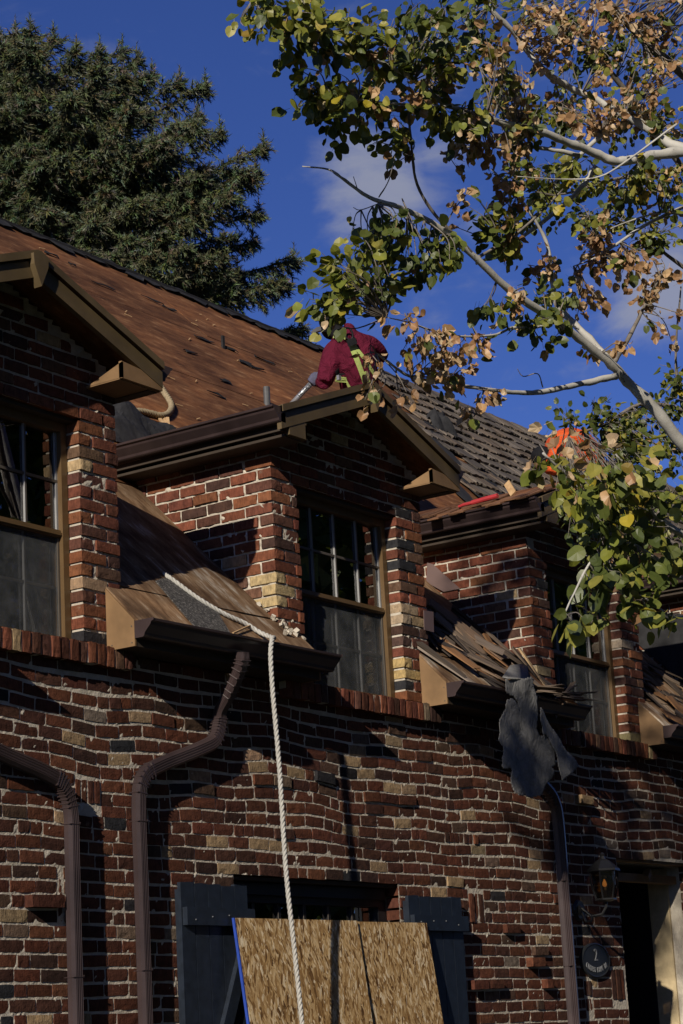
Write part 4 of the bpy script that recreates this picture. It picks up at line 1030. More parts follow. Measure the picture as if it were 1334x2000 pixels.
def aspen(name,label,trunk,limbs,clusters,rad,seed,solo,loc):
    r=random.Random(seed); t=thing(name,label,'tree',loc); pts=[]
    m=MB(); m.tube(smooth_path([q[:3] for q in trunk],6),np.interp(np.linspace(0,1,6*(len(trunk)-1)+1),np.linspace(0,1,len(trunk)),[q[3] for q in trunk]),12); tr=m.build('trunk',M['bark'],t,smooth=True)
    for L,r0,r1,mt in limbs:
        P=smooth_path(L,5); k=len(P); jit=np.array([[r.gauss(0,1) for _ in range(3)] for _ in range(k)])*np.linspace(r0,r1,k)[:,None]*.07
        P=P+jit; m=MB(); rr=np.linspace(r0,r1,k)*(1+.08*np.array([r.gauss(0,1) for _ in range(k)])); m.tube(P,rr,8)
        m.build('branch',M[mt],t,smooth=True); pts+=[(p,q) for p,q in zip(P,rr)]
    A=np.array([p for p,_ in pts]); lv=[]; tw=MB()
    for (c,rx,rz,dy,n,pal) in clusters:
        c=np.array(c); nt=max(2,n//6); 
        for q in range(nt):
            for _ in range(30):
                e=np.array([r.uniform(-1,1),r.uniform(-1,1),r.uniform(-1,1)])
                if e@e<1: break
            end=c+e[0]*rx*np.array(_r2)+e[1]*rz*np.array(_u2)+e[2]*dy*np.array(_f)
            start=A[int(np.argmin(np.linalg.norm(A-c,axis=1)+np.array([r.uniform(0,.10) for _ in range(1)])[0]+.25*np.linalg.norm(A-end,axis=1)))]
            tl=.10*float(np.linalg.norm(end-start)); mid=(start+end)/2+np.array([r.gauss(0,tl),r.gauss(0,tl),r.gauss(.3*tl,tl)]); P=smooth_path([start,mid,end],5)
            tw.tube(P,np.linspace(.0026,.0011,len(P))*min(1,(start-CAMP)@np.array(_f)/6.5),4)
            m_=n//nt+(1 if q<n%nt else 0)
            dd=end-mid; dd/=np.linalg.norm(dd)+1e-9
            span=min(1,(max(rx,rz)*1.5)/(np.linalg.norm(end-start)+1e-6))
            for k in range(m_):
                u=1-span*r.random()**1.3; b=P[min(len(P)-1,int(u*(len(P)-1)+.5))]+np.array([r.gauss(0,.012) for _ in range(3)])
                tint,dry=leaf_kind(pal,r); F=leaf_frame(r,dd*.6,dry); s=rad*r.uniform(.55,1.25)*(.95 if dry else 1)
                lv.append((b,F,s,tint,dry,r.randrange(99)))
    tw.build('twigs',M['twig'],t,kind='stuff')
    def sc(l):
        x,y,d=view(l[0]+l[1][:,1]*l[2]); return -(l[2]/d if 0<x<1334 and 0<y<2000 and d>0 else 0)
    lv.sort(key=sc); rest=MB(); cache={}
    for n,(b,F,s,tint,dry,q) in enumerate(lv):
        bank=LD if dry else LG; v,f=bank[q%len(bank)]
        if n<solo:
            key=(dry,q%len(bank))
            if key not in cache:
                me=bpy.data.meshes.new('leaf'); me.from_pydata(v.tolist(),[],f); me.materials.append(M['leaf1']); me.update(); cache[key]=me
            o=bpy.data.objects.new('leaf',cache[key]); o.rotation_euler=Matrix(F.tolist()).to_euler(); o.scale=(s,s,s); o.color=(*tint,1); link(o,t,(b+F[:,1]*s*1.2).tolist())
        else: rest.add((v*s)@F.T+b+F[:,1]*s*1.2,f,0,tint)
    if rest.n: rest.build('leaves',M['leaf'],t,kind='stuff')
    return t

# near aspen: limbs reach in from the trunk just right of the view
LIMBS=[
 ([(6.748, -4.417, 2.682),(6.371, -4.347, 3.167),(6.06, -4.255, 3.38),(5.948, -4.224, 3.48),(5.84, -4.189, 3.555),(5.761, -4.18, 3.594),(5.604, -4.154, 3.647),(5.471, -4.151, 3.671)],.023,.010,'bark'),
 ([(5.471, -4.151, 3.671),(5.258, -4.128, 3.709),(5.1, -4.106, 3.774),(4.946, -4.085, 3.828),(4.792, -4.05, 3.853),(4.699, -4.01, 3.866),(4.607, -3.982, 3.905),(4.584, -3.957, 3.927),(4.505, -3.928, 3.918)],.013,.0015,'bark'),
 ([(5.761, -4.18, 3.594),(5.733, -4.124, 3.686),(5.698, -4.069, 3.765),(5.673, -4.051, 3.805),(5.65, -4.057, 3.898),(5.624, -4.06, 3.991),(5.522, -4.044, 4.092),(5.41, -4.007, 4.176)],.013,.003,'bark'),
 ([(5.775, -4.185, 3.558),(5.644, -4.156, 3.516),(5.518, -4.133, 3.475),(5.392, -4.113, 3.436),(5.265, -4.098, 3.412),(5.13, -4.075, 3.398),(4.987, -4.043, 3.389),(4.846, -4.014, 3.383),(4.767, -4, 3.407),(4.703, -4.001, 3.418)],.0105,.0025,'bark'),
 ([(5.762, -4.182, 3.593),(5.906, -4.17, 3.709),(6.006, -4.196, 3.848),(6.105, -4.212, 3.966)],.008,.003,'twig'),
 ([(6.613, -4.748, 4.293),(6.236, -4.48, 4.335),(6.079, -4.345, 4.351),(5.909, -4.253, 4.298),(5.831, -4.218, 4.276),(5.747, -4.19, 4.287),(5.603, -4.16, 4.288),(5.46, -4.132, 4.29),(5.322, -4.103, 4.27),(5.125, -4.078, 4.251),(4.996, -4.069, 4.249),(4.826, -4.091, 4.245),(4.71, -4.097, 4.232),(4.538, -4.109, 4.211),(4.369, -4.124, 4.188),(4.189, -4.119, 4.157),(4.017, -4.132, 4.143)],.019,.0018,'bark'),
 ([(6.282, -4.461, 4.346),(6.12, -4.328, 4.382),(6.116, -4.255, 4.442),(6.059, -4.196, 4.5),(6.015, -4.147, 4.536),(5.971, -4.098, 4.578),(5.865, -4.045, 4.606),(5.777, -4.02, 4.636),(5.739, -3.99, 4.695),(5.659, -3.983, 4.739),(5.571, -3.962, 4.783),(5.532, -3.934, 4.849)],.017,.007,'bark'),
 ([(7.02, -4.373, 4.584),(6.554, -4.167, 4.852),(6.4, -4.139, 4.892),(6.238, -4.11, 4.955),(6.087, -4.097, 5.015)],.02,.010,'twig'),
 ([(5.794, -4.201, 4.361),(5.722, -4.149, 4.278),(5.703, -4.1, 4.234),(5.644, -4.071, 4.156)],.008,.004,'bark'),
 ([(5.844, -4.148, 4.283),(5.83, -4.104, 4.23),(5.763, -4.059, 4.148),(5.63, -3.995, 4.035),(5.553, -3.942, 3.968),(5.432, -3.917, 3.899)],.010,.004,'bark'),
 ([(5.447, -4.61, 4.157),(5.387, -4.479, 4.066),(5.345, -4.397, 4.02),(5.287, -4.309, 4.019),(5.127, -4.245, 3.995)],.0036,.0013,'bark'),
 ([(5.721, -4.149, 4.281),(5.641, -4.12, 4.278),(5.552, -4.078, 4.274),(5.476, -4.048, 4.253),(5.331, -4.004, 4.227),(5.153, -3.982, 4.15)],.008,.003,'bark'),
 ([(5.322, -4.103, 4.27),(5.084, -4.101, 4.234),(4.76, -4.125, 4.126),(4.521, -4.11, 4.063),(4.394, -4.097, 4.044)],.006,.002,'bark'),
 ([(4.762, -4.118, 4.106),(4.787, -4.106, 3.995),(4.849, -4.078, 3.931),(4.932, -4.08, 3.864),(5.026, -4.103, 3.808),(5.1, -4.106, 3.774)],.0035,.0055,'twig'),
 ([(5.1, -4.106, 3.774),(5.224, -4.142, 3.855),(5.34, -4.17, 3.945),(5.46, -4.218, 4.066)],.005,.003,'twig'),
 ([(4.715, -4.033, 3.864),(4.683, -4.09, 3.891),(4.681, -4.122, 3.971)],.002,.001,'twig'),
 ([(4.681, -3.99, 3.881),(4.666, -3.986, 3.923)],.0015,.001,'twig'),
 ([(4.721, -4.037, 3.85),(4.693, -3.987, 3.833),(4.68, -3.97, 3.841)],.0017,.001,'twig'),
 ([(5.134, -4.081, 3.396),(5.094, -4.088, 3.34),(5.089, -4.066, 3.306)],.003,.0015,'twig'),
 ([(5.441, -4.106, 3.464),(5.425, -4.101, 3.504),(5.402, -4.065, 3.499),(5.388, -4.054, 3.522)],.002,.001,'twig'),
 ([(5.192, -4.155, 3.577),(5.079, -4.149, 3.527),(4.891, -4.127, 3.486),(4.699, -4.115, 3.477),(4.622, -4.092, 3.478)],.004,.0015,'bark'),
 ([(5.43, -4.172, 3.648),(5.309, -4.158, 3.605),(5.192, -4.155, 3.577)],.0045,.004,'bark'),
 ([(6.283, -4.236, 4.252),(6.136, -4.161, 4.165),(6.004, -4.108, 4.07),(5.974, -4.046, 4.034),(5.856, -4.03, 3.979)],.007,.002,'bark'),
 ([(6.288, -4.231, 4.227),(6.157, -4.21, 4.203),(6.011, -4.149, 4.14),(5.877, -4.101, 4.067)],.004,.0015,'bark'),
 # low bough close to the lens
 ([(4.742, -5.192, 2.42),(4.327, -5.186, 2.552),(4.042, -5.15, 2.598),(3.892, -5.13, 2.641),(3.817, -5.119, 2.661),(3.739, -5.096, 2.662),(3.667, -5.085, 2.672),(3.592, -5.078, 2.7)],.010,.0025,'bark'),
 ([(4.042, -5.15, 2.598),(3.87, -5.172, 2.602),(3.744, -5.196, 2.659),(3.67, -5.192, 2.692)],.004,.0015,'bark'),
 ([(4.327, -5.186, 2.552),(3.967, -5.175, 2.49),(3.839, -5.179, 2.512),(3.755, -5.156, 2.534),(3.682, -5.123, 2.497),(3.628, -5.101, 2.422),(3.58, -5.1, 2.371)],.0045,.0015,'bark'),
 ([(4.333, -5.18, 2.52),(3.935, -5.182, 2.405),(3.862, -5.169, 2.413),(3.793, -5.165, 2.43)],.003,.0015,'bark'),
]
def CL(c,rx,ry,depth,n,p,dy=.22): return (c,rx*depth/4229.9,ry*depth/4229.9,dy,n,p)
CLUST=[
 CL((4.03, -4.137, 4.111),38,40,5.4,20,'G'),CL((4.053, -4.149, 4.06),30,30,5.4,12,'G'),CL((4.158, -4.157, 4.14),50,45,5.5,34,'G'),CL((4.162, -4.124, 4.053),30,28,5.5,14,'G'),CL((4.282, -4.148, 4.118),45,40,5.6,26,'M'),CL((4.284, -4.184, 4.194),45,40,5.6,30,'G'),
 CL((4.276, -4.097, 4.024),28,30,5.6,18,'G'),CL((4.304, -4.124, 3.99),45,35,5.6,34,'G'),CL((4.421, -4.107, 3.978),38,35,5.7,26,'G'),CL((4.295, -4.096, 3.96),25,25,5.6,10,'G'),CL((4.506, -4.107, 4.11),45,40,5.8,30,'M'),
 CL((4.503, -4.168, 4.254),55,50,5.8,50,'G'),CL((4.613, -4.125, 4.204),45,40,5.9,28,'M'),CL((4.725, -4.162, 4.326),55,55,6.0,46,'D'),CL((4.848, -4.191, 4.394),50,45,6.1,40,'D'),CL((4.62, -4.078, 4.077),45,35,5.9,26,'M'),CL((4.751, -4.073, 4.039),45,35,6.0,24,'G'),
 CL((4.763, -4.071, 3.998),14,10,6.0,4,'T'),CL((4.754, -4.131, 4.161),45,40,6.0,28,'M'),CL((4.95, -4.121, 4.312),50,45,6.2,40,'M'),CL((5.093, -4.091, 4.18),50,40,6.3,38,'G'),CL((4.969, -4.08, 4.157),40,35,6.2,22,'G'),
 CL((5.114, -4.112, 4.156),45,30,6.3,30,'T'),CL((5.236, -4.109, 4.157),40,30,6.4,22,'T'),CL((5.113, -4.081, 4.093),30,20,6.3,10,'T'),CL((5.039, -4.098, 3.961),26,18,6.2,10,'T'),CL((5.375, -4.089, 4.477),55,45,6.6,46,'M'),CL((5.251, -4.091, 4.481),35,30,6.5,18,'T'),
 CL((5.307, -4.05, 4.617),50,45,6.6,42,'D'),CL((5.411, -4.095, 4.369),40,35,6.6,26,'T'),CL((5.436, -4.091, 4.278),45,35,6.6,28,'M'),CL((5.671, -4.088, 4.727),55,50,6.9,42,'T'),CL((5.707, -4.108, 4.654),30,35,6.9,16,'T'),CL((5.884, -4.095, 4.861),60,40,7.1,36,'T'),
 CL((6.012, -4.079, 4.813),40,30,7.2,18,'T'),CL((5.884, -4.165, 4.602),30,40,7.0,14,'T'),CL((6.141, -4.138, 4.928),50,45,7.3,34,'T'),CL((6.307, -4.211, 4.949),50,50,7.4,34,'T'),CL((6.255, -4.238, 4.769),45,40,7.3,26,'T'),CL((6.132, -4.193, 4.664),40,45,7.2,20,'M'),
 CL((5.818, -4.187, 4.456),45,35,6.9,30,'T'),CL((5.761, -4.108, 4.47),50,35,6.9,30,'T'),CL((6.06, -4.219, 4.548),45,45,7.1,26,'T'),CL((6.201, -4.242, 4.544),45,45,7.2,26,'M'),CL((5.471, -4.109, 4.2),30,25,6.6,14,'T'),CL((5.383, -4.126, 4.117),30,25,6.5,12,'M'),
 CL((5.36, -4.073, 4.076),30,28,6.5,16,'T'),CL((5.594, -4.079, 4.138),40,35,6.7,22,'Y'),CL((5.466, -4.036, 4.052),40,35,6.6,22,'M'),CL((5.729, -4.141, 4.239),45,35,6.8,24,'Y'),CL((5.996, -4.187, 4.276),50,40,7.0,30,'Y'),CL((6.154, -4.238, 4.275),45,45,7.1,26,'M'),
 CL((5.856, -4.076, 4.08),35,30,6.9,20,'T'),CL((5.987, -4.079, 4.064),38,35,7.0,30,'T'),CL((5.98, -4.051, 4.025),30,25,7.0,18,'T'),CL((6.05, -4.153, 4.018),30,30,7.0,18,'T'),CL((5.987, -4.193, 3.904),32,28,6.9,20,'T'),CL((5.898, -4.055, 3.894),40,18,6.9,16,'T'),
 CL((5.797, -4.056, 3.819),20,18,6.8,8,'T'),CL((6.187, -4.179, 4.032),35,30,7.1,18,'T'),CL((6.03, -4.204, 3.783),22,20,6.9,6,'T'),CL((6.075, -4.266, 3.771),14,35,6.9,8,'T'),CL((5.687, -4.178, 3.629),25,25,6.6,10,'T'),CL((5.707, -4.213, 3.642),20,20,6.6,8,'T'),
 # mid green bough over the roofer
 CL((4.719, -4.071, 3.728),55,40,5.9,36,'D'),CL((4.605, -4.06, 3.669),45,40,5.8,34,'G'),CL((4.487, -4.037, 3.599),45,35,5.7,34,'G'),CL((4.51, -4.054, 3.558),40,26,5.7,28,'G'),CL((4.461, -4.025, 3.45),20,8,5.65,6,'G'),CL((4.437, -4.008, 3.493),30,18,5.65,20,'G'),CL((4.461, -4.038, 3.481),30,14,5.65,16,'G'),CL((4.626, -4.067, 3.615),42,28,5.8,26,'D'),
 CL((4.797, -4.086, 3.709),42,30,5.95,26,'D'),CL((4.871, -4.096, 3.69),36,26,6.0,20,'D'),CL((4.966, -4.086, 3.765),45,35,6.1,26,'D'),CL((5.168, -4.086, 3.917),50,40,6.3,34,'D'),CL((5.303, -4.091, 3.891),40,35,6.4,26,'M'),CL((5.142, -4.114, 3.651),32,24,6.2,14,'D'),CL((5.267, -4.129, 3.68),30,35,6.3,22,'T'),
 CL((5.546, -4.085, 3.896),30,35,6.6,20,'T'),CL((5.309, -4.158, 3.605),40,30,6.3,16,'D'),CL((5.443, -4.179, 3.618),25,25,6.4,10,'D'),CL((5.48, -4.11, 3.757),35,35,6.5,20,'D'),
 # dry sprays in front of the gable
 CL((4.713, -4.13, 3.463),30,18,5.8,14,'T'),CL((4.787, -4.139, 3.443),38,26,5.85,22,'T'),CL((4.717, -4.106, 3.397),26,20,5.8,12,'T'),CL((4.84, -4.102, 3.391),35,24,5.9,24,'T'),CL((4.951, -4.082, 3.392),30,16,6.0,14,'T'),CL((4.624, -4.09, 3.465),6,18,5.75,4,'T'),CL((4.909, -4.148, 3.47),22,18,5.95,10,'T'),
 CL((5.023, -4.148, 3.506),26,24,6.05,14,'T'),CL((4.653, -4.012, 3.403),8,10,5.8,4,'T'),CL((4.665, -4.015, 3.37),9,12,5.8,5,'T'),CL((4.638, -4.042, 3.31),14,8,5.75,4,'T'),CL((4.633, -4.016, 3.269),20,8,5.75,5,'T'),CL((4.716, -4.062, 3.303),18,12,5.8,6,'T'),CL((5.078, -4.058, 3.328),20,14,6.1,10,'T'),CL((5.147, -4.098, 3.392),26,12,6.15,12,'T'),CL((4.972, -4.12, 3.403),20,14,6.0,8,'T'),
 CL((6.337, -4.825, 5.39),160,120,7.2,120,'M',.8),CL((6.268, -4.596, 4.696),90,120,7.1,60,'T',.6),
 # low near bough
 CL((3.604, -5.086, 2.675),32,28,4.2,15,'G'),CL((3.684, -5.102, 2.651),34,30,4.25,18,'G'),CL((3.667, -5.168, 2.65),36,30,4.2,20,'G'),CL((3.688, -5.209, 2.672),34,35,4.2,20,'G'),CL((3.814, -5.205, 2.655),40,40,4.3,22,'G'),CL((3.884, -5.215, 2.65),30,40,4.35,16,'G'),CL((3.698, -5.116, 2.635),40,30,4.25,20,'Y'),CL((3.776, -5.144, 2.644),40,30,4.3,20,'Y'),
 CL((3.675, -5.131, 2.541),36,34,4.2,20,'G'),CL((3.749, -5.155, 2.554),40,30,4.25,16,'D'),CL((3.829, -5.189, 2.566),40,38,4.3,21,'G'),CL((3.907, -5.191, 2.52),32,40,4.35,18,'G'),CL((3.728, -5.142, 2.594),36,30,4.25,15,'D'),CL((3.779, -5.173, 2.493),40,34,4.25,20,'D'),CL((3.708, -5.152, 2.476),34,30,4.2,15,'D'),
 CL((3.752, -5.19, 2.415),26,26,4.2,10,'G'),CL((3.868, -5.177, 2.412),26,22,4.3,8,'G'),CL((3.595, -5.119, 2.365),24,16,4.1,8,'G'),CL((3.667, -5.135, 2.367),24,20,4.15,9,'G'),CL((3.692, -5.12, 2.459),26,30,4.2,12,'D'),CL((3.731, -5.163, 2.422),24,24,4.2,9,'D'),
 CL((3.821, -5.08, 2.77),12,16,4.4,9,'T'),CL((3.683, -5.055, 2.76),8,14,4.3,6,'T'),
]
tb=(6.911, -4.356, 2.415)
aspen('aspen_tree','near white barked aspen with round green and tan leaves before the house',
 [(tb[0],tb[1],0,.105),(tb[0]+.02,tb[1],1.5,.095),(tb[0],tb[1]+.03,2.6,.085),(*(6.748, -4.417, 2.682),.07),(*(6.669, -4.595, 3.556),.055),(*(6.613, -4.748, 4.293),.045),(*(6.474, -4.866, 5.438),.03),(*(6.251, -4.981, 6.446),.006)],
 LIMBS,[(c,a,b,d,int(n*(2.3 if a>.045 else 1.6)),p) for c,a,b,d,n,p in CLUST],.0160,4,300,(tb[0],tb[1],0))

# second aspen farther back: small dark leaves
L2=[([(11.696, -3.113, 4.357),(11.053, -2.688, 4.734),(10.484, -2.271, 4.878),(10.171, -2.167, 4.862),(9.907, -2.076, 4.712),(9.637, -2, 4.616)],.02,.004,'twig'),
    ([(11.648, -3.165, 4.636),(10.947, -2.8, 5.339),(10.497, -2.577, 5.932),(10.263, -2.508, 6.149),(9.883, -2.436, 6.431),(9.525, -2.369, 6.649),(9.213, -2.34, 6.801)],.035,.006,'twig'),
    ([(10.263, -2.508, 6.149),(9.805, -2.312, 6.001),(9.383, -2.159, 5.826),(9.046, -2.055, 5.891)],.012,.003,'twig'),
    ([(10.947, -2.8, 5.339),(10.264, -2.451, 5.601),(9.892, -2.335, 5.759),(9.475, -2.249, 5.716)],.014,.003,'twig'),
    ([(9.883, -2.436, 6.431),(9.513, -2.19, 6.29),(9.144, -2.036, 6.354),(8.781, -1.967, 6.586)],.012,.003,'twig'),
    ([(10.484, -2.271, 4.878),(10.414, -2.289, 5.151),(10.364, -2.383, 5.528)],.012,.004,'twig')]
C2=[]
for (c,rx,ry,n,p) in (((8.694, -1.875, 6.668),60,45,40,'D'),((8.933, -1.994, 6.549),60,45,46,'D'),((9.096, -2.125, 6.712),60,45,46,'D'),((9.322, -2.27, 6.692),60,55,60,'D'),((9.534, -2.359, 6.596),60,55,80,'D'),((9.481, -2.224, 6.473),55,45,60,'D'),((9.681, -2.445, 6.712),60,60,60,'D'),((9.914, -2.598, 6.69),55,60,46,'D'),
    ((9.338, -2.1, 6.258),60,45,60,'D'),((9.123, -1.983, 6.305),50,40,36,'D'),((9.557, -2.219, 6.209),60,45,70,'D'),((9.859, -2.344, 6.303),60,50,70,'Y'),((10.085, -2.508, 6.33),50,55,60,'D'),((9.414, -2.096, 5.996),60,45,60,'D'),((9.145, -2.067, 6.003),45,40,40,'D'),((9.643, -2.242, 5.97),60,45,70,'Y'),((9.961, -2.352, 5.98),60,45,80,'Y'),((10.147, -2.481, 6.06),45,55,60,'Y'),
    ((9.56, -2.206, 5.753),50,40,56,'D'),((9.857, -2.295, 5.788),55,40,64,'Y'),((10.076, -2.425, 5.76),55,45,60,'Y'),((10.032, -2.315, 5.659),55,35,46,'D'),((9.356, -2.074, 5.728),40,35,30,'D'),
    ((9.628, -2.048, 4.755),40,22,26,'D'),((9.822, -2.155, 4.76),50,40,60,'D'),((9.897, -2.208, 4.626),40,40,50,'D'),((10.112, -2.216, 4.753),50,40,60,'D'),((10.067, -2.251, 4.568),60,45,80,'Y'),((10.417, -2.246, 5.044),40,45,50,'D'),((10.357, -2.257, 4.854),40,40,46,'D'),((10.015, -2.152, 4.521),55,35,60,'D'),((10.315, -2.248, 4.561),40,45,50,'D'),
    ((9.666, -2.072, 4.265),50,35,50,'Y'),((9.83, -2.134, 4.269),60,45,70,'D'),((10.043, -2.261, 4.255),60,50,70,'D'),((9.69, -2.046, 4.125),50,45,46,'D'),((9.911, -2.161, 4.06),60,50,60,'D'),((10.208, -2.215, 4.015),50,50,56,'D'),((9.809, -2.106, 3.864),45,40,34,'D')):
    C2.append((c,rx*11.3/4229.9,ry*11.3/4229.9,.35,n,p))
C2.append(((10.675, -3.659, 8.176),.9,1.0,.9,150,'D')); C2.append(((10.834, -3.287, 6.809),.7,.8,.7,110,'D'))
tb2=(11.972, -2.9, 2.956)
aspen('aspen_tree','second aspen with small dark leaves crowding behind the near white limbs',[(tb2[0],tb2[1],0,.11),(tb2[0],tb2[1],2.5,.09),(*(11.672, -3.139, 4.497),.07),(*(11.4, -3.5, 6.634),.05),(*(10.992, -3.772, 8.613),.03),(*(10.681, -3.938, 10.028),.008)],L2,[(c,a,b,d,int(n*1.55),p) for c,a,b,d,n,p in C2],.0185,9,0,(tb2[0],tb2[1],0))

# ------------------------------------------------------------------ blue spruce behind the ridge
def spruce_spray(mb,r,base,tip,scale,cols,up_=False):
    base=np.array(base);tip=np.array(tip); d=tip-base; L=np.linalg.norm(d); sag=np.array([0,0,-.10*L]); P=smooth_path([base,(base+tip)/2+sag,tip-d*.12+sag*.15,tip],6)
    mb.tube(P,np.linspace(.018,.005,len(P)),4,0,(.07,.05,.035))
    s=np.linspace(0,1,len(P)); n=int(L/.022)
    x,y,_=basis(d)[0],d/L,0
    for k in range(n):
        u=.12+.88*(k+r.random())/n; p=np.array([np.interp(u,s,P[:,q]) for q in range(3)])
        sd=(1 if k%2 else -1); w=(.12+.34*(1-u))*scale*r.uniform(.6,1.15)
        dirv=x*sd*r.uniform(.4,1)+y*r.uniform(.25,.8)+np.array([0,0,r.uniform(-1.7,.35)*(1-u*.7)]); dirv/=np.linalg.norm(dirv)
        q0=p; m=max(2,int(w/.055))
        for j in range(m):
            t=dirv+np.array([r.gauss(0,.3),r.gauss(0,.3),r.gauss(-.12*j/m,.25)]); t/=np.linalg.norm(t); l=.115*r.uniform(.8,1.35)
            shoot(mb,r,q0,t,l,r.choice(cols)); 
            if r.random()<.8:
                t2=t+np.array([r.gauss(0,.7),r.gauss(0,.7),r.gauss(0,.5)]); shoot(mb,r,q0,t2/np.linalg.norm(t2),l*.8,r.choice(cols))
            q0=q0+t*l*.62
    if up_:
        q0=tip.copy()
        for j in range(5):
            for _ in range(4):
                t=np.array([r.gauss(0,.6),r.gauss(0,.6),r.uniform(.2,1)]); shoot(mb,r,q0,t/np.linalg.norm(t),.095,r.choice(cols))
            q0=q0+np.array([0,0,.035])
        shoot(mb,r,q0,np.array([0,0,1.]),.12,r.choice(cols))
    for q in range(5):
        t=y+np.array([r.gauss(0,.45),r.gauss(0,.45),r.gauss(.35,.3)]); shoot(mb,r,tip,t/np.linalg.norm(t),.12,r.choice(cols))
SHOOT=[]
def shoot(mb,r,p,t,l,col): SHOOT.append((*p,*t,l,r.random()*6.3,*[q*r.uniform(.75,1.25) for q in col]))
def tri_mesh(name,V,C,mt,parent,kind=None):
    """fast mesh of loose triangles; V is (n,3,3), C a colour per triangle"""
    n=len(V); me=bpy.data.meshes.new(name); me.vertices.add(n*3); me.vertices.foreach_set('co',V.ravel()); me.loops.add(n*3); me.loops.foreach_set('vertex_index',np.arange(n*3,dtype=np.int32))
    me.polygons.add(n); me.polygons.foreach_set('loop_start',np.arange(0,n*3,3,dtype=np.int32)); me.materials.append(mt)
    at=me.attributes.new('tint','FLOAT_COLOR','FACE'); at.data.foreach_set('color',np.hstack([C,np.ones((n,1))]).ravel()); me.update(calc_edges=True)
    o=bpy.data.objects.new(name,me); link(o,parent,(0,0,0))
    if kind: o['kind']=kind
    return o
def build_shoots(name,parent):
    S=np.array(SHOOT); p=S[:,:3]; t=S[:,3:6]; l=S[:,6]; a0=S[:,7]; col=S[:,8:11]
    ref=np.where(np.abs(t[:,2:3])<.9,np.array([[0,0,1.]]),np.array([[1.,0,0]])); x=np.cross(t,ref); x/=np.linalg.norm(x,axis=1)[:,None]; z=np.cross(x,t)
    tris=[];cc=[]; L=l[:,None]; w=L*.34
    for k in range(6):
        a=(a0+k*math.pi/3)[:,None]; o=x*np.cos(a)+z*np.sin(a); n=np.cross(o,t); c=p+t*L*(.05+.14*k)
        tris.append(np.stack([c-n*w*.17,c+n*w*.17,c+o*w*1.15+t*L*.32],1)); cc.append(col*(.85+.06*k))
    for q in (x,z):
        tris.append(np.stack([p-q*w*.24,p+q*w*.24,p+t*L*1.1],1)); cc.append(col*1.1)
    return tri_mesh(name,np.concatenate(tris),np.concatenate(cc),M['needle'],parent,'stuff')
NEED=[(.10,.118,.056),(.12,.137,.078),(.080,.095,.043),(.115,.118,.048),(.145,.162,.105)]

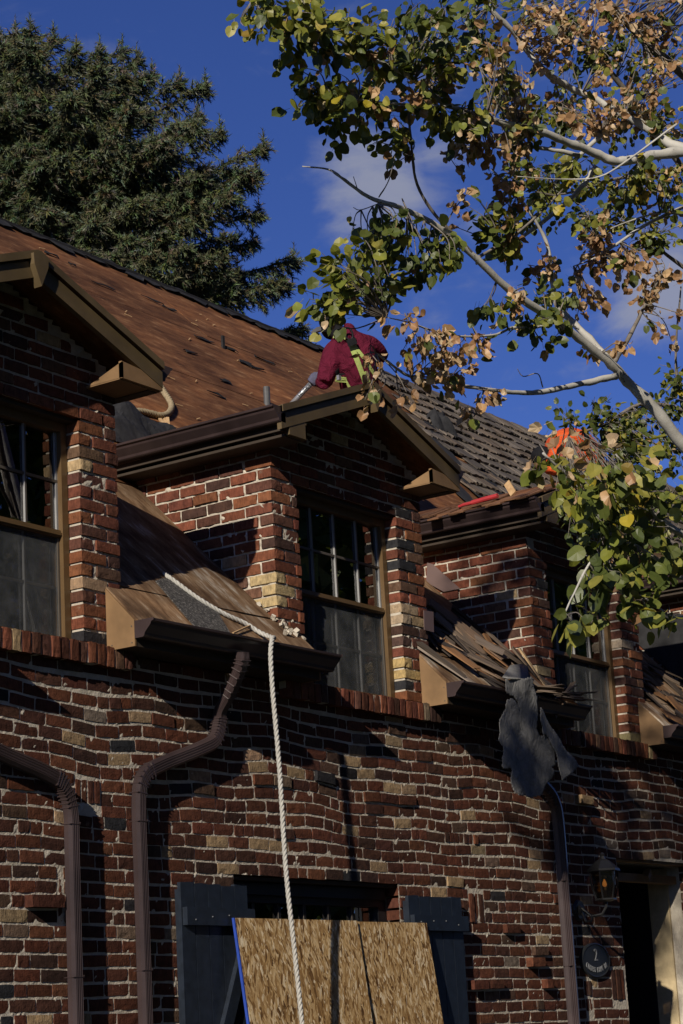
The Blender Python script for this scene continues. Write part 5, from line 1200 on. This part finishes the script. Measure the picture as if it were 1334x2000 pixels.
TIPS=[(18.99,10.55,14.41),(19.35,10.61,14.65),(19.20,10.21,14.52),(19.36,9.96,14.38),(19.34,9.56,14.06),(19.76,9.53,14.20),(20.40,9.67,14.50),(20.28,9.34,14.21),(20.65,9.39,14.15),(20.58,8.88,13.86),(20.83,8.66,13.83),(20.76,8.76,13.41),(20.27,8.04,12.81),(21.56,8.30,13.13),(21.44,8.36,12.70),(21.54,8.41,12.21),(20.73,7.94,11.46),(20.66,8.15,11.09),(21.37,7.77,11.34),(21.73,7.96,10.57),(22.14,8.14,10.43),(21.67,8.16,11.19),(19.01,11.10,14.75),(18.38,11.04,14.57),(18.69,10.66,13.95),(19.75,8.91,11.48),(18.22,10.74,14.07),(18.83,9.02,12.63),(18.67,9.73,10.73),(19.00,8.32,11.58),(17.88,10.08,12.18),(20.48,8.99,11.15),(19.73,8.21,11.48),(20.49,8.02,10.14),(19.74,12.28,12.07),(18.40,9.53,12.33),(19.54,9.40,13.64),(18.07,9.46,12.18),(20.54,10.38,12.51),(20.82,11.75,13.61),(18.50,10.44,13.55),(19.63,9.39,11.79),(20.34,10.37,13.28),(19.15,8.81,11.37),(19.55,9.87,12.74),(18.31,11.24,13.85),(18.12,10.92,10.54),(18.69,9.98,12.72),(20.56,8.03,9.96),(18.11,10.48,13.75),(19.03,8.56,13.29),(19.19,8.83,9.87),(20.15,11.26,13.49),(19.86,11.30,11.36),(18.75,10.22,12.06),(18.20,10.96,13.15),(20.14,7.23,9.69),(18.78,10.26,13.37),(19.41,8.44,10.16),(20.58,9.17,11.07),(21.17,8.95,12.63),(20.53,8.28,10.10),(20.30,12.00,14.91),(17.98,10.03,10.48),(19.48,10.10,12.11),(21.54,10.77,11.10),(19.44,8.56,12.94),(18.70,8.77,11.37),(20.24,9.60,12.32),(19.26,9.18,11.04),(18.98,8.64,11.54),(20.68,9.72,13.76),(19.08,8.50,10.67),(19.54,8.53,11.89),(20.69,10.48,12.65),(20.94,8.13,10.29),(19.92,11.15,14.77),(18.29,10.27,11.09),(21.97,8.84,10.59),(19.32,9.45,12.03),(19.79,10.60,11.56),(18.88,9.70,11.50),(17.99,9.23,13.58),(18.53,10.54,10.36),(17.65,10.01,13.63),(18.35,9.17,11.50),(18.67,10.77,12.15),(19.21,10.79,13.29),(19.26,8.92,13.34),(20.41,8.50,11.94),(20.95,8.36,12.60),(18.81,8.59,10.92),(19.77,8.56,12.41),(17.70,9.81,13.53),(19.05,10.87,14.30),(18.80,9.89,13.19),(20.66,12.45,13.61),(18.64,8.14,12.60),(18.92,9.41,12.08),(18.49,9.70,13.70),(19.29,8.87,10.86),(20.23,7.84,10.26),(19.50,8.74,10.29),(19.95,11.95,13.65),(19.44,8.39,11.30),(17.85,10.80,10.76),(20.21,9.57,11.69),(18.08,9.76,10.80),(20.01,10.35,12.66),(17.87,9.87,12.82),(17.73,10.29,12.83),(19.56,8.13,12.71),(18.43,8.42,13.15),(18.49,11.32,12.55),(17.92,9.18,12.81),(19.48,8.61,13.48),(19.60,7.38,11.58),(18.84,10.31,10.47),(18.01,10.94,12.15),(18.46,10.48,12.81),(22.41,9.97,11.57),(18.25,8.87,12.06),(19.17,9.74,12.45),(19.26,11.54,11.15),(19.11,10.30,12.23),(20.88,8.40,11.70),(19.50,7.79,11.91),(19.37,9.21,12.74),(19.59,11.35,14.29),(18.34,10.68,13.29),(17.70,10.46,11.00),(20.96,11.17,11.08),(19.74,8.37,10.05),(19.85,7.87,12.01),(18.85,9.78,13.68),(18.04,10.54,11.91),(19.48,10.92,12.10),(20.31,10.18,10.54),(17.84,9.31,12.67),(20.20,8.00,10.94),(20.04,11.46,11.68),(18.36,10.08,13.18),(18.21,8.69,12.75),(19.68,12.24,15.09),(19.65,8.02,9.72),(18.42,10.21,10.18),(19.79,8.40,12.48),(18.03,9.22,12.27),(18.69,9.40,10.54),(18.61,11.24,12.50),(20.01,10.52,10.82),(18.93,11.58,14.72),(20.42,8.50,10.44),(19.04,10.28,11.30),(17.64,10.58,10.82),(18.80,10.22,12.27),(18.94,10.23,12.51),(21.17,8.69,11.38),(19.04,9.82,12.91),(19.00,10.66,11.23),(20.10,12.81,13.02),(19.05,9.08,13.07),(19.43,8.14,10.73),(19.54,10.04,11.28),(17.89,9.28,13.08),(18.14,9.05,12.06),(18.78,10.25,10.82),(19.06,9.01,10.55),(20.13,10.99,14.57),(18.28,9.61,10.66),(18.46,10.46,13.42),(17.64,10.51,12.62),(18.20,9.16,12.93),(19.33,10.29,10.35),(18.97,8.46,11.13),(19.49,8.41,12.42),(18.19,9.36,11.64),(18.83,9.23,10.43),(18.42,9.96,12.40),(20.69,9.81,11.45),(19.38,8.49,11.64),(19.21,9.43,11.70),(19.93,9.86,12.68),(19.70,9.36,13.38),(19.01,10.76,12.49),(17.98,10.42,10.97),(18.06,9.99,10.65),(20.16,10.72,11.54),(20.00,9.65,10.51),(19.97,9.49,13.13),(20.80,9.20,10.71),(21.79,10.62,11.36),(20.78,10.98,11.58),(19.15,9.77,10.99),(19.83,8.70,9.97),(17.65,10.37,13.34),(18.45,11.37,13.02),(18.47,9.99,11.63),(20.70,9.38,12.62),(19.73,9.94,13.43),(19.13,8.47,12.41),(19.65,10.95,10.81),(20.28,9.58,10.47),(21.02,11.70,14.22),(19.60,7.82,10.91),(19.86,10.99,12.45),(18.18,9.47,11.16),(19.70,10.83,13.82),(19.31,10.13,10.62),(19.27,7.89,10.96),(19.85,7.34,11.95),(17.25,10.02,13.28),(20.94,9.76,13.32),(18.09,10.64,10.49),(20.67,12.08,15.15),(19.65,8.55,10.56),(19.58,10.37,12.78),(18.75,11.48,12.88),(20.47,8.72,12.08),(17.44,10.37,13.04),(18.85,8.69,11.78),(18.64,10.22,11.25),(19.77,7.73,10.93),(17.85,9.49,12.66),(20.67,11.12,13.81),(19.18,9.32,10.85),(19.82,9.74,10.64),(18.45,9.50,10.99),(20.20,11.99,13.90),(19.07,11.32,13.07),(18.70,8.85,13.05),(19.20,10.75,12.93),(20.29,8.28,12.42),(19.78,8.28,10.41),(18.84,8.87,12.60),(18.61,8.99,11.02),(19.90,9.18,13.73),(18.20,10.51,11.73),(19.77,10.03,10.42),(20.53,10.77,11.62),(18.73,9.01,12.14),(18.09,10.24,10.77),(20.40,10.13,12.34),(20.09,11.00,12.54),(18.86,9.36,13.01),(18.40,11.35,11.37),(18.82,9.81,12.14),(21.50,9.05,11.88),(21.59,10.71,11.42),(19.12,8.25,10.94),(19.02,8.01,12.29),(18.86,8.80,11.67),(20.51,9.95,13.67),(20.04,8.35,10.36),(20.14,8.05,10.21),(18.88,10.45,11.51),(20.21,7.88,10.71),(20.72,9.38,10.56),(19.76,12.60,13.65),(19.79,9.55,12.66),(19.11,10.61,13.93),(17.99,10.41,11.41),(17.62,10.47,13.95),(17.91,10.48,12.52),(19.93,7.91,9.98),(17.85,8.95,13.35),(19.43,8.57,9.87),(18.23,9.24,12.01),(17.88,10.81,13.07),(23.06,10.05,11.52),(18.52,9.75,10.45),(20.63,8.65,10.38),(20.16,8.63,12.29),(20.18,8.27,10.77),(18.74,10.52,11.35),(19.56,9.84,12.21),(19.38,8.47,12.52),(20.77,7.57,10.86),(18.30,10.98,13.54),(17.68,10.31,11.59),(18.31,10.85,11.75),(21.58,11.63,13.66),(19.78,10.95,13.34),(18.00,10.67,10.82),(18.47,9.52,11.47),(19.22,10.00,13.30),(17.96,9.48,13.58),(18.91,10.93,10.76),(17.59,9.92,12.59),(19.11,7.50,12.36)]

sp_t=thing('blue_spruce','dense blue green spruce rising behind the stripped roof','tree',(19.5,10.8,0))
m=MB(); m.tube([(19.5,10.8,0),(19.55,10.85,6),(19.5,10.8,11),(19.45,10.75,14.2)],[.24,.19,.11,.02],10); m.build('trunk',M['sbark'],sp_t)
r_=random.Random(4); br=MB()
for qi,q in enumerate(TIPS):
    q=np.array(q); ax=np.array([19.5,10.8,q[2]-.1]); h=q-ax; D=np.linalg.norm(h[:2]); ax[2]=q[2]+(.15 if q[2]<12.5 else -.35)*D*.6
    L=min(1.9,.62*D+.5); d=(q-ax)/np.linalg.norm(q-ax); base=q-d*L*1.0
    spruce_spray(br,r_,base,q,.85+.3*r_.random(),NEED,qi<24)
    br.tube([ax,(ax+base)/2+np.array([0,0,-.05]),base],[.03,.025,.018],4,0,(.07,.05,.035))
br.build('limbs',M['needle'],sp_t,kind='stuff')
build_shoots('needles',sp_t)

# ------------------------------------------------------------------ trees across the garden, seen only in panes; tall second row added to block sky light
g_=np.random.RandomState(21); tv=[];tcol=[]
for k in range(34):
    row=k%2; x=-3+(k//2)*4.6+g_.uniform(-.8,.8)+row*2.3; y=(-11.8 if not row else -16.5)+g_.uniform(-.8,.8)-max(0,x-30)*.2; h=g_.uniform(17,23)+row*3; wd=g_.uniform(2.2,3.3); n=4200
    z=h*(.05+.95*g_.rand(n)**.85); R_=wd*(1-.72*(z/h)**1.3)*np.sqrt(g_.uniform(.25,1,n))*(1+.25*np.sin(z*2.1+k)); a=g_.rand(n)*6.283
    c=np.stack([x+R_*np.cos(a),y+R_*np.sin(a),z],-1); u=g_.normal(size=(n,3)); u/=np.linalg.norm(u,axis=1)[:,None]; v=np.cross(u,g_.normal(size=(n,3))); v/=np.linalg.norm(v,axis=1)[:,None]; s_=g_.uniform(.13,.30,(n,1))
    tv.append(np.stack([c-u*s_,c+u*s_*.6+v*s_*.7,c+u*s_*.5-v*s_*.8],1)); pal=np.array(((.16,.21,.04),(.21,.25,.05),(.10,.14,.04),(.42,.36,.05))); tcol.append(pal[g_.choice(4,n,p=(.35,.3,.25,.1))]*g_.uniform(.6,1.3,(n,1)))
tag(tri_mesh('far_wood',np.concatenate(tv),np.concatenate(tcol),M['leaf'],None),kind='stuff')

# ------------------------------------------------------------------ third aspen beside the camera: out of view, it dapples the far dormer and the porch wall
sv=np.array(SUN_DIR); C3=[]; L3=[]; top=(1.5,-4.0,8.3); r_=random.Random(77)
for tx,ty,tz,n,rr in ((12.76,.22,4.80,12,.2),(12.76,.5,4.78,6,.15),(12.76,.04,4.62,9,.12),(12.76,.03,4.30,9,.16),(13.9,0,4.75,9,.25),(12.0,-.35,3.42,8,.13),(12.2,-.35,3.27,9,.14),(12.42,-.35,3.4,5,.1),(12.76,.3,4.72,9,.14),(12.76,.12,4.72,9,.10),(13.95,0,4.2,12,.3),(13.35,0,3.05,12,.25),(13.7,0,3.3,14,.25),(14.1,0,3.05,14,.28),(14.35,0,3.45,14,.25),(13.1,0,2.62,16,.22),(13.3,0,2.45,12,.2),(12.95,0,2.85,10,.2),(14.35,-.05,3.75,9,.2),(14.5,0,2.85,8,.2),(15.73,.3,4.4,16,.4),(13.4,0,4.9,10,.3)):
    c=np.array([tx,ty,tz])-sv*12.5; [C3.append((c+np.array([r_.gauss(0,rr*.5) for _ in range(3)]),.055,.055,.1,14,'D')) for _ in range(max(2,n//3))]; a=np.array(top)+np.array([r_.gauss(0,.1),r_.gauss(0,.1),0]); L3.append(([a,(a+c)/2+np.array([0,0,.12]),c],.012,.004,'bark'))
aspen('aspen_tree','third aspen reaching over from the left whose leaves dapple the far dormer',[(1.5,-4.05,0,.10),(1.5,-4.0,4,.085),(1.5,-4.0,7,.06),(*top,.04)],L3,C3,.033,31,0,(1.5,-4.05,0))

# ------------------------------------------------------------------ people on the roof
RT,UP,FW=np.array(_r2),np.array(_u2),np.array(_f)
def body_loft(m,pts,wid,dep,side):
    P=smooth_path(pts,4); k=len(P); t=np.linspace(0,1,k); w=np.interp(t,np.linspace(0,1,len(wid)),wid); d=np.interp(t,np.linspace(0,1,len(dep)),dep)
    T=np.gradient(P,axis=0);T/=np.linalg.norm(T,axis=1)[:,None]; rings=[]; an=np.linspace(0,2*math.pi,18,endpoint=False)
    for i in range(k):
        s=side-T[i]*(side@T[i]); s/=np.linalg.norm(s); b=np.cross(T[i],s)
        rings.append(P[i]+np.cos(an)[:,None]*s*w[i]+np.sin(an)[:,None]*b*d[i])
    m.sweep(rings)
def ball(m,c,r,n=10):
    c=np.array(c); r=np.broadcast_to(np.array(r,float),(3,)); rings=[]
    for k in range(n+1):
        a=math.pi*k/n; an=np.linspace(0,2*math.pi,14,endpoint=False); q=max(.02,math.sin(a))
        rings.append(c+RT*r[0]*q*np.cos(an)[:,None]+FW*r[1]*q*np.sin(an)[:,None]+UP*r[2]*math.cos(a))
    m.sweep(rings)
def fuse(o,vox,it=6):
    r=o.modifiers.new('fuse','REMESH'); r.mode='VOXEL'; r.voxel_size=vox; r.use_smooth_shade=True
    s=o.modifiers.new('ease','SMOOTH'); s.factor=.5; s.iterations=it
def limb(m,pts,rad): P=smooth_path(pts,4); m.tube(P,np.interp(np.linspace(0,1,len(P)),np.linspace(0,1,len(rad)),rad),14)

PA=thing('person','person in a maroon hooded sweatshirt and lime safety harness bending on the roof','person',(12.8,1.42,5.37))
# body: head, neck, wrists in one surface
m=MB(); ball(m,(12.716, 1.493, 6.829),(.085,.10,.115)); limb(m,[(12.71, 1.378, 6.688),(12.713, 1.448, 6.769)],[.06,.055]); body_loft(m,[(12.895, 1.408, 6.209),(12.783, 1.34, 6.486),(12.715, 1.364, 6.662)],[.10,.11,.08],[.07,.08,.06],RT)
ball(m,(12.633, 1.499, 6.761),(.02,.025,.025)); b=m.build('body',M['black_cloth'],PA); fuse(b,.014,4)
m=MB()
body_loft(m,[(12.918, 1.407, 6.174),(12.864, 1.363, 6.291),(12.799, 1.333, 6.409),(12.747, 1.322, 6.525),(12.73, 1.328, 6.61),(12.72, 1.367, 6.68),(12.721, 1.419, 6.728)],[.150,.142,.150,.168,.165,.10,.07],[.12,.115,.125,.13,.12,.10,.07],RT)
limb(m,[(12.687, 1.384, 6.628),(12.63, 1.422, 6.568),(12.587, 1.452, 6.438),(12.555, 1.472, 6.333)],[.080,.084,.074,.062])
limb(m,[(12.554, 1.471, 6.34),(12.593, 1.516, 6.356),(12.64, 1.579, 6.392)],[.060,.050,.040])
limb(m,[(12.774, 1.269, 6.638),(12.841, 1.241, 6.64),(12.93, 1.229, 6.619),(12.982, 1.233, 6.6)],[.080,.072,.060,.050])
limb(m,[(12.982, 1.232, 6.604),(13.078, 1.328, 6.605),(13.152, 1.423, 6.603)],[.058,.050,.04])
# hood rolled behind the neck
P=[(12.657, 1.419, 6.693),(12.615, 1.351, 6.654),(12.622, 1.301, 6.66),(12.671, 1.299, 6.707),(12.739, 1.337, 6.769),(12.798, 1.41, 6.821)]
limb(m,P,[.03,.042,.046,.044,.036,.025])
h=m.build('hoodie',M['hoodie'],PA); fuse(h,.013,5)
m=MB(); body_loft(m,[(12.91, 1.404, 6.208),(12.962, 1.452, 6.094)],[.15,.16],[.12,.12],RT)
hip=np.array((12.929, 1.421, 6.152))
for fx,sg in (((12.58,1.55,5.50),-1),((13.02,1.33,5.28),1)):
    hp=hip+RT*.075*sg; f=np.array(fx)+np.array([0,0,.10]); kn=(hp+f)/2+np.array([.02,.10,.05]); limb(m,[hp,kn,f],[.10,.075,.055])
t=m.build('trousers',M['denim'],PA); fuse(t,.014,4)
for fx in ((12.58,1.55,5.50),(13.02,1.33,5.28)):
    m=MB(); f=np.array(fx); limb(m,[f+np.array([0,0,.12]),f+np.array([0,0,.05]),f+np.array([.02,.10,.12])],[.055,.058,.045]); limb(m,[f+np.array([0,-.05,.045]),f+np.array([.02,.14,.17])],[.05,.04]); o=m.build('boot',M['black_cloth'],PA); fuse(o,.012,3)
m=MB(); ball(m,(12.713, 1.484, 6.858),(.095,.108,.085)); o=m.build('cap',M['black_cloth'],PA,smooth=True)
m=MB(); c=np.array((12.642, 1.546, 6.791)); m.prism([c+RT*.05+UP*.025,c-RT*.02+UP*.012,c-RT*.062-UP*.022,c-RT*.058-UP*.034,c-RT*.01-UP*.018,c+RT*.05-UP*.004],FW*.12); m.build('cap_bill',M['pipe'],o)
# gloved hand closed round the bar
H=np.array((12.609, 1.585, 6.398)); bar_a,bar_b=np.array((12.627, 1.563, 6.429)),np.array((12.503, 1.781, 6.189)); bd=(bar_b-bar_a)/np.linalg.norm(bar_b-bar_a)
sx=np.cross(bd,FW); sx/=np.linalg.norm(sx)
m=MB(); body_loft(m,[H-bd*.045+sx*-.004,H+sx*.0,H+bd*.045],[.026,.040,.034],[.036,.042,.034],sx)
for k in range(4):
    q=H+bd*(-.030+.021*k)-FW*.028; L=(.9,1.05,1,.85)[k]; limb(m,[q+sx*.03,q-FW*.012+sx*-.002,q-sx*.034*L,q-sx*.040*L+FW*.03],[.0115,.0125,.0115,.010])
limb(m,[H-bd*.03+sx*.03-FW*.01,H-bd*.05+sx*.005-FW*.035,H-bd*.055-sx*.025-FW*.03],[.014,.013,.011])
o=m.build('glove',M['glove'],PA); fuse(o,.0065,3)
m=MB(); m.tube([np.array((12.623, 1.576, 6.391)),np.array((12.644, 1.582, 6.393))],[.047,.049],14); m.build('glove_cuff',M['cleanwood'],PA)
# harness webbing laid onto the back
def strap(pts,w,mt,off,name='harness_strap'):
    P=smooth_path(pts,8); T=np.gradient(P,axis=0);T/=np.linalg.norm(T,axis=1)[:,None]; S=np.cross(T,FW);S/=np.linalg.norm(S,axis=1)[:,None]
    v=[];n=len(P)
    for i in range(n):
        for u in (-1,-.33,.33,1): v.append(P[i]+S[i]*w*u/2)
    f=[(4*i+j,4*i+j+1,4*i+j+5,4*i+j+4) for i in range(n-1) for j in range(3)]
    m=MB(); m.add(v,f); o=m.build(name,mt,PA); s=o.modifiers.new('lay','SHRINKWRAP'); s.target=h; s.wrap_method='NEAREST_SURFACEPOINT'; s.wrap_mode='ABOVE_SURFACE'; s.offset=off
    k=o.modifiers.new('thick','SOLIDIFY'); k.thickness=.004; return o
strap([(12.581, 1.24, 6.6),(12.614, 1.228, 6.519),(12.654, 1.213, 6.415),(12.743, 1.222, 6.304)],.044,M['hivis'],.010)
strap([(12.593, 1.222, 6.599),(12.638, 1.189, 6.524),(12.696, 1.17, 6.455),(12.799, 1.194, 6.389)],.030,M['hivis'],.010)
strap([(12.56, 1.261, 6.624),(12.575, 1.314, 6.663),(12.594, 1.377, 6.667)],.022,M['hivis'],.010)
strap([(12.587, 1.377, 6.398),(12.619, 1.357, 6.334),(12.69, 1.338, 6.263)],.030,M['hivis'],.012)
strap([(12.577, 1.382, 6.42),(12.604, 1.367, 6.364)],.055,M['black_cloth'],.018)
strap([(12.682, 1.189, 6.377),(12.752, 1.203, 6.318),(12.746, 1.23, 6.276)],.038,M['hivis'],.014)
m=MB(); c=np.array((12.564, 1.239, 6.659)); an=np.linspace(0,2*math.pi,25); dn=-UP*.9+RT*.35; dn/=np.linalg.norm(dn); sd_=np.cross(dn,FW)
m.tube([c+dn*.045*math.sin(a)+sd_*.028*math.cos(a) for a in an],.0075,7,caps=False); m.build('dorsal_ring',M['iron'],PA,smooth=True)
m=MB(); c=np.array((12.579, 1.226, 6.597)); m.bar(c-sd_*.035,c+sd_*.035,.05,.012,FW); m.build('harness_pad',M['black_cloth'],PA)
m=MB(); c=np.array((12.554, 1.339, 6.342)); m.box(c,(.03,.02,.035)); m.build('buckle',M['steel'],PA)

# roofing bar in the gloved hand
TB=thing('roofing_bar','steel roofing bar with black lettering held in the gloved left hand','tool',bar_b.tolist())
m=MB(); m.tube([bar_a,bar_b],.020,12); o=m.build('shaft',M['steel'],TB,smooth=True)
m=MB(); e=bar_b; m.bar(e,e+bd*.10,.07,.012,FW); m.build('blade',M['steel'],TB)
def text_mesh(body,size,mt,parent,name,origin,xd,zd,sx_=1,ext=.001):
    c=bpy.data.curves.new(name,'FONT'); c.body=body; c.size=size; c.extrude=ext; c.align_x='CENTER'; c.align_y='CENTER'
    tmp=bpy.data.objects.new('tmp',c); COL.objects.link(tmp); dg=bpy.context.evaluated_depsgraph_get(); dg.update()
    me=bpy.data.meshes.new_from_object(tmp.evaluated_get(dg)); bpy.data.objects.remove(tmp); bpy.data.curves.remove(c)
    me.name=name; me.materials.clear(); me.materials.append(mt); o=bpy.data.objects.new(name,me); link(o,parent,tuple(origin))
    xd=np.array(xd,float);zd=np.array(zd,float);xd/=np.linalg.norm(xd);zd=zd-xd*(zd@xd);zd/=np.linalg.norm(zd);yd=np.cross(zd,xd)
    o.rotation_euler=Matrix(np.array([xd,yd,zd]).T.tolist()).to_euler(); o.scale=(sx_,1,1); return o
text_mesh('HUSKY',.040,M['iron'],TB,'lettering',bar_a+bd*.155-FW*.021,-bd,-FW,1.0)
text_mesh('2',.115,M['letter'],PQ,'numeral',(pc[0],-.0195,pc[2]+.033),(1,0,0),(0,-1,0),.9,.002)
txt='CYPRESS POINT DR'
for k,ch in enumerate(txt):
    if ch==' ': continue
    u=(k-(len(txt)-1)/2)/((len(txt)-1)/2); a=u*.40
    text_mesh(ch,.050,M['letter'],PQ,'letter',(pc[0]+u*.138,-.0195,pc[2]-.064+.034*u*u),(math.cos(a),0,math.sin(a)),(0,-1,0),.55,.002)

# second roofer, crouched behind the far dormer
PB=thing('person','crouching person in an orange shirt half hidden by leaves at the far roof','person',(17.25,2.0,5.99))
m=MB(); ball(m,(16.942, 2.072, 6.731),(.095,.11,.12)); limb(m,[(17.077, 2.023, 6.802),(16.967, 2.062, 6.753)],[.07,.06]); body_loft(m,[(17.434, 1.884, 6.75),(17.248, 1.916, 6.883),(17.085, 2.004, 6.819)],[.10,.12,.09],[.09,.1,.08],FW); b=m.build('body',M['skin'],PB); fuse(b,.016,4)
m=MB(); body_loft(m,[(17.507, 1.851, 6.659),(17.441, 1.857, 6.785),(17.332, 1.881, 6.887),(17.221, 1.942, 6.917),(17.113, 1.994, 6.871),(17.043, 2.036, 6.802)],[.17,.19,.215,.225,.19,.09],[.13,.14,.15,.145,.12,.08],FW)
limb(m,[(16.972, 1.901, 6.805),(16.874, 1.921, 6.673),(16.835, 1.943, 6.55)],[.09,.075,.06]); limb(m,[(17.313, 2.077, 6.928),(17.331, 2.183, 6.839),(17.276, 2.228, 6.714)],[.09,.07,.055])
o=m.build('shirt',M['orange'],PB); fuse(o,.016,4)
m=MB(); hip=np.array((17.493, 1.862, 6.683))
for dx,sg in ((-.16,-1),(.16,1)):
    f=np.array([17.25+dx,2.0,roofz(2.0)+.09]); hp=hip+FW*.09*sg; kn=(hp+f)/2-RT*.16+np.array([0,0,.05]); limb(m,[hp,kn,f],[.11,.085,.06])
o=m.build('trousers',M['denim'],PB); fuse(o,.016,4)
m=MB(); ball(m,(16.935, 2.071, 6.754),(.105,.118,.10)); m.build('cap',M['black_cloth'],PB,smooth=True)
for dx in (-.16,.16):
    f=np.array([17.25+dx,2.0,roofz(2.0)]); m=MB(); limb(m,[f+np.array([0,-.08,.0]),f+np.array([0,.10,.18])],[.055,.05]); m.build('boot',M['black_cloth'],PB,smooth=True)
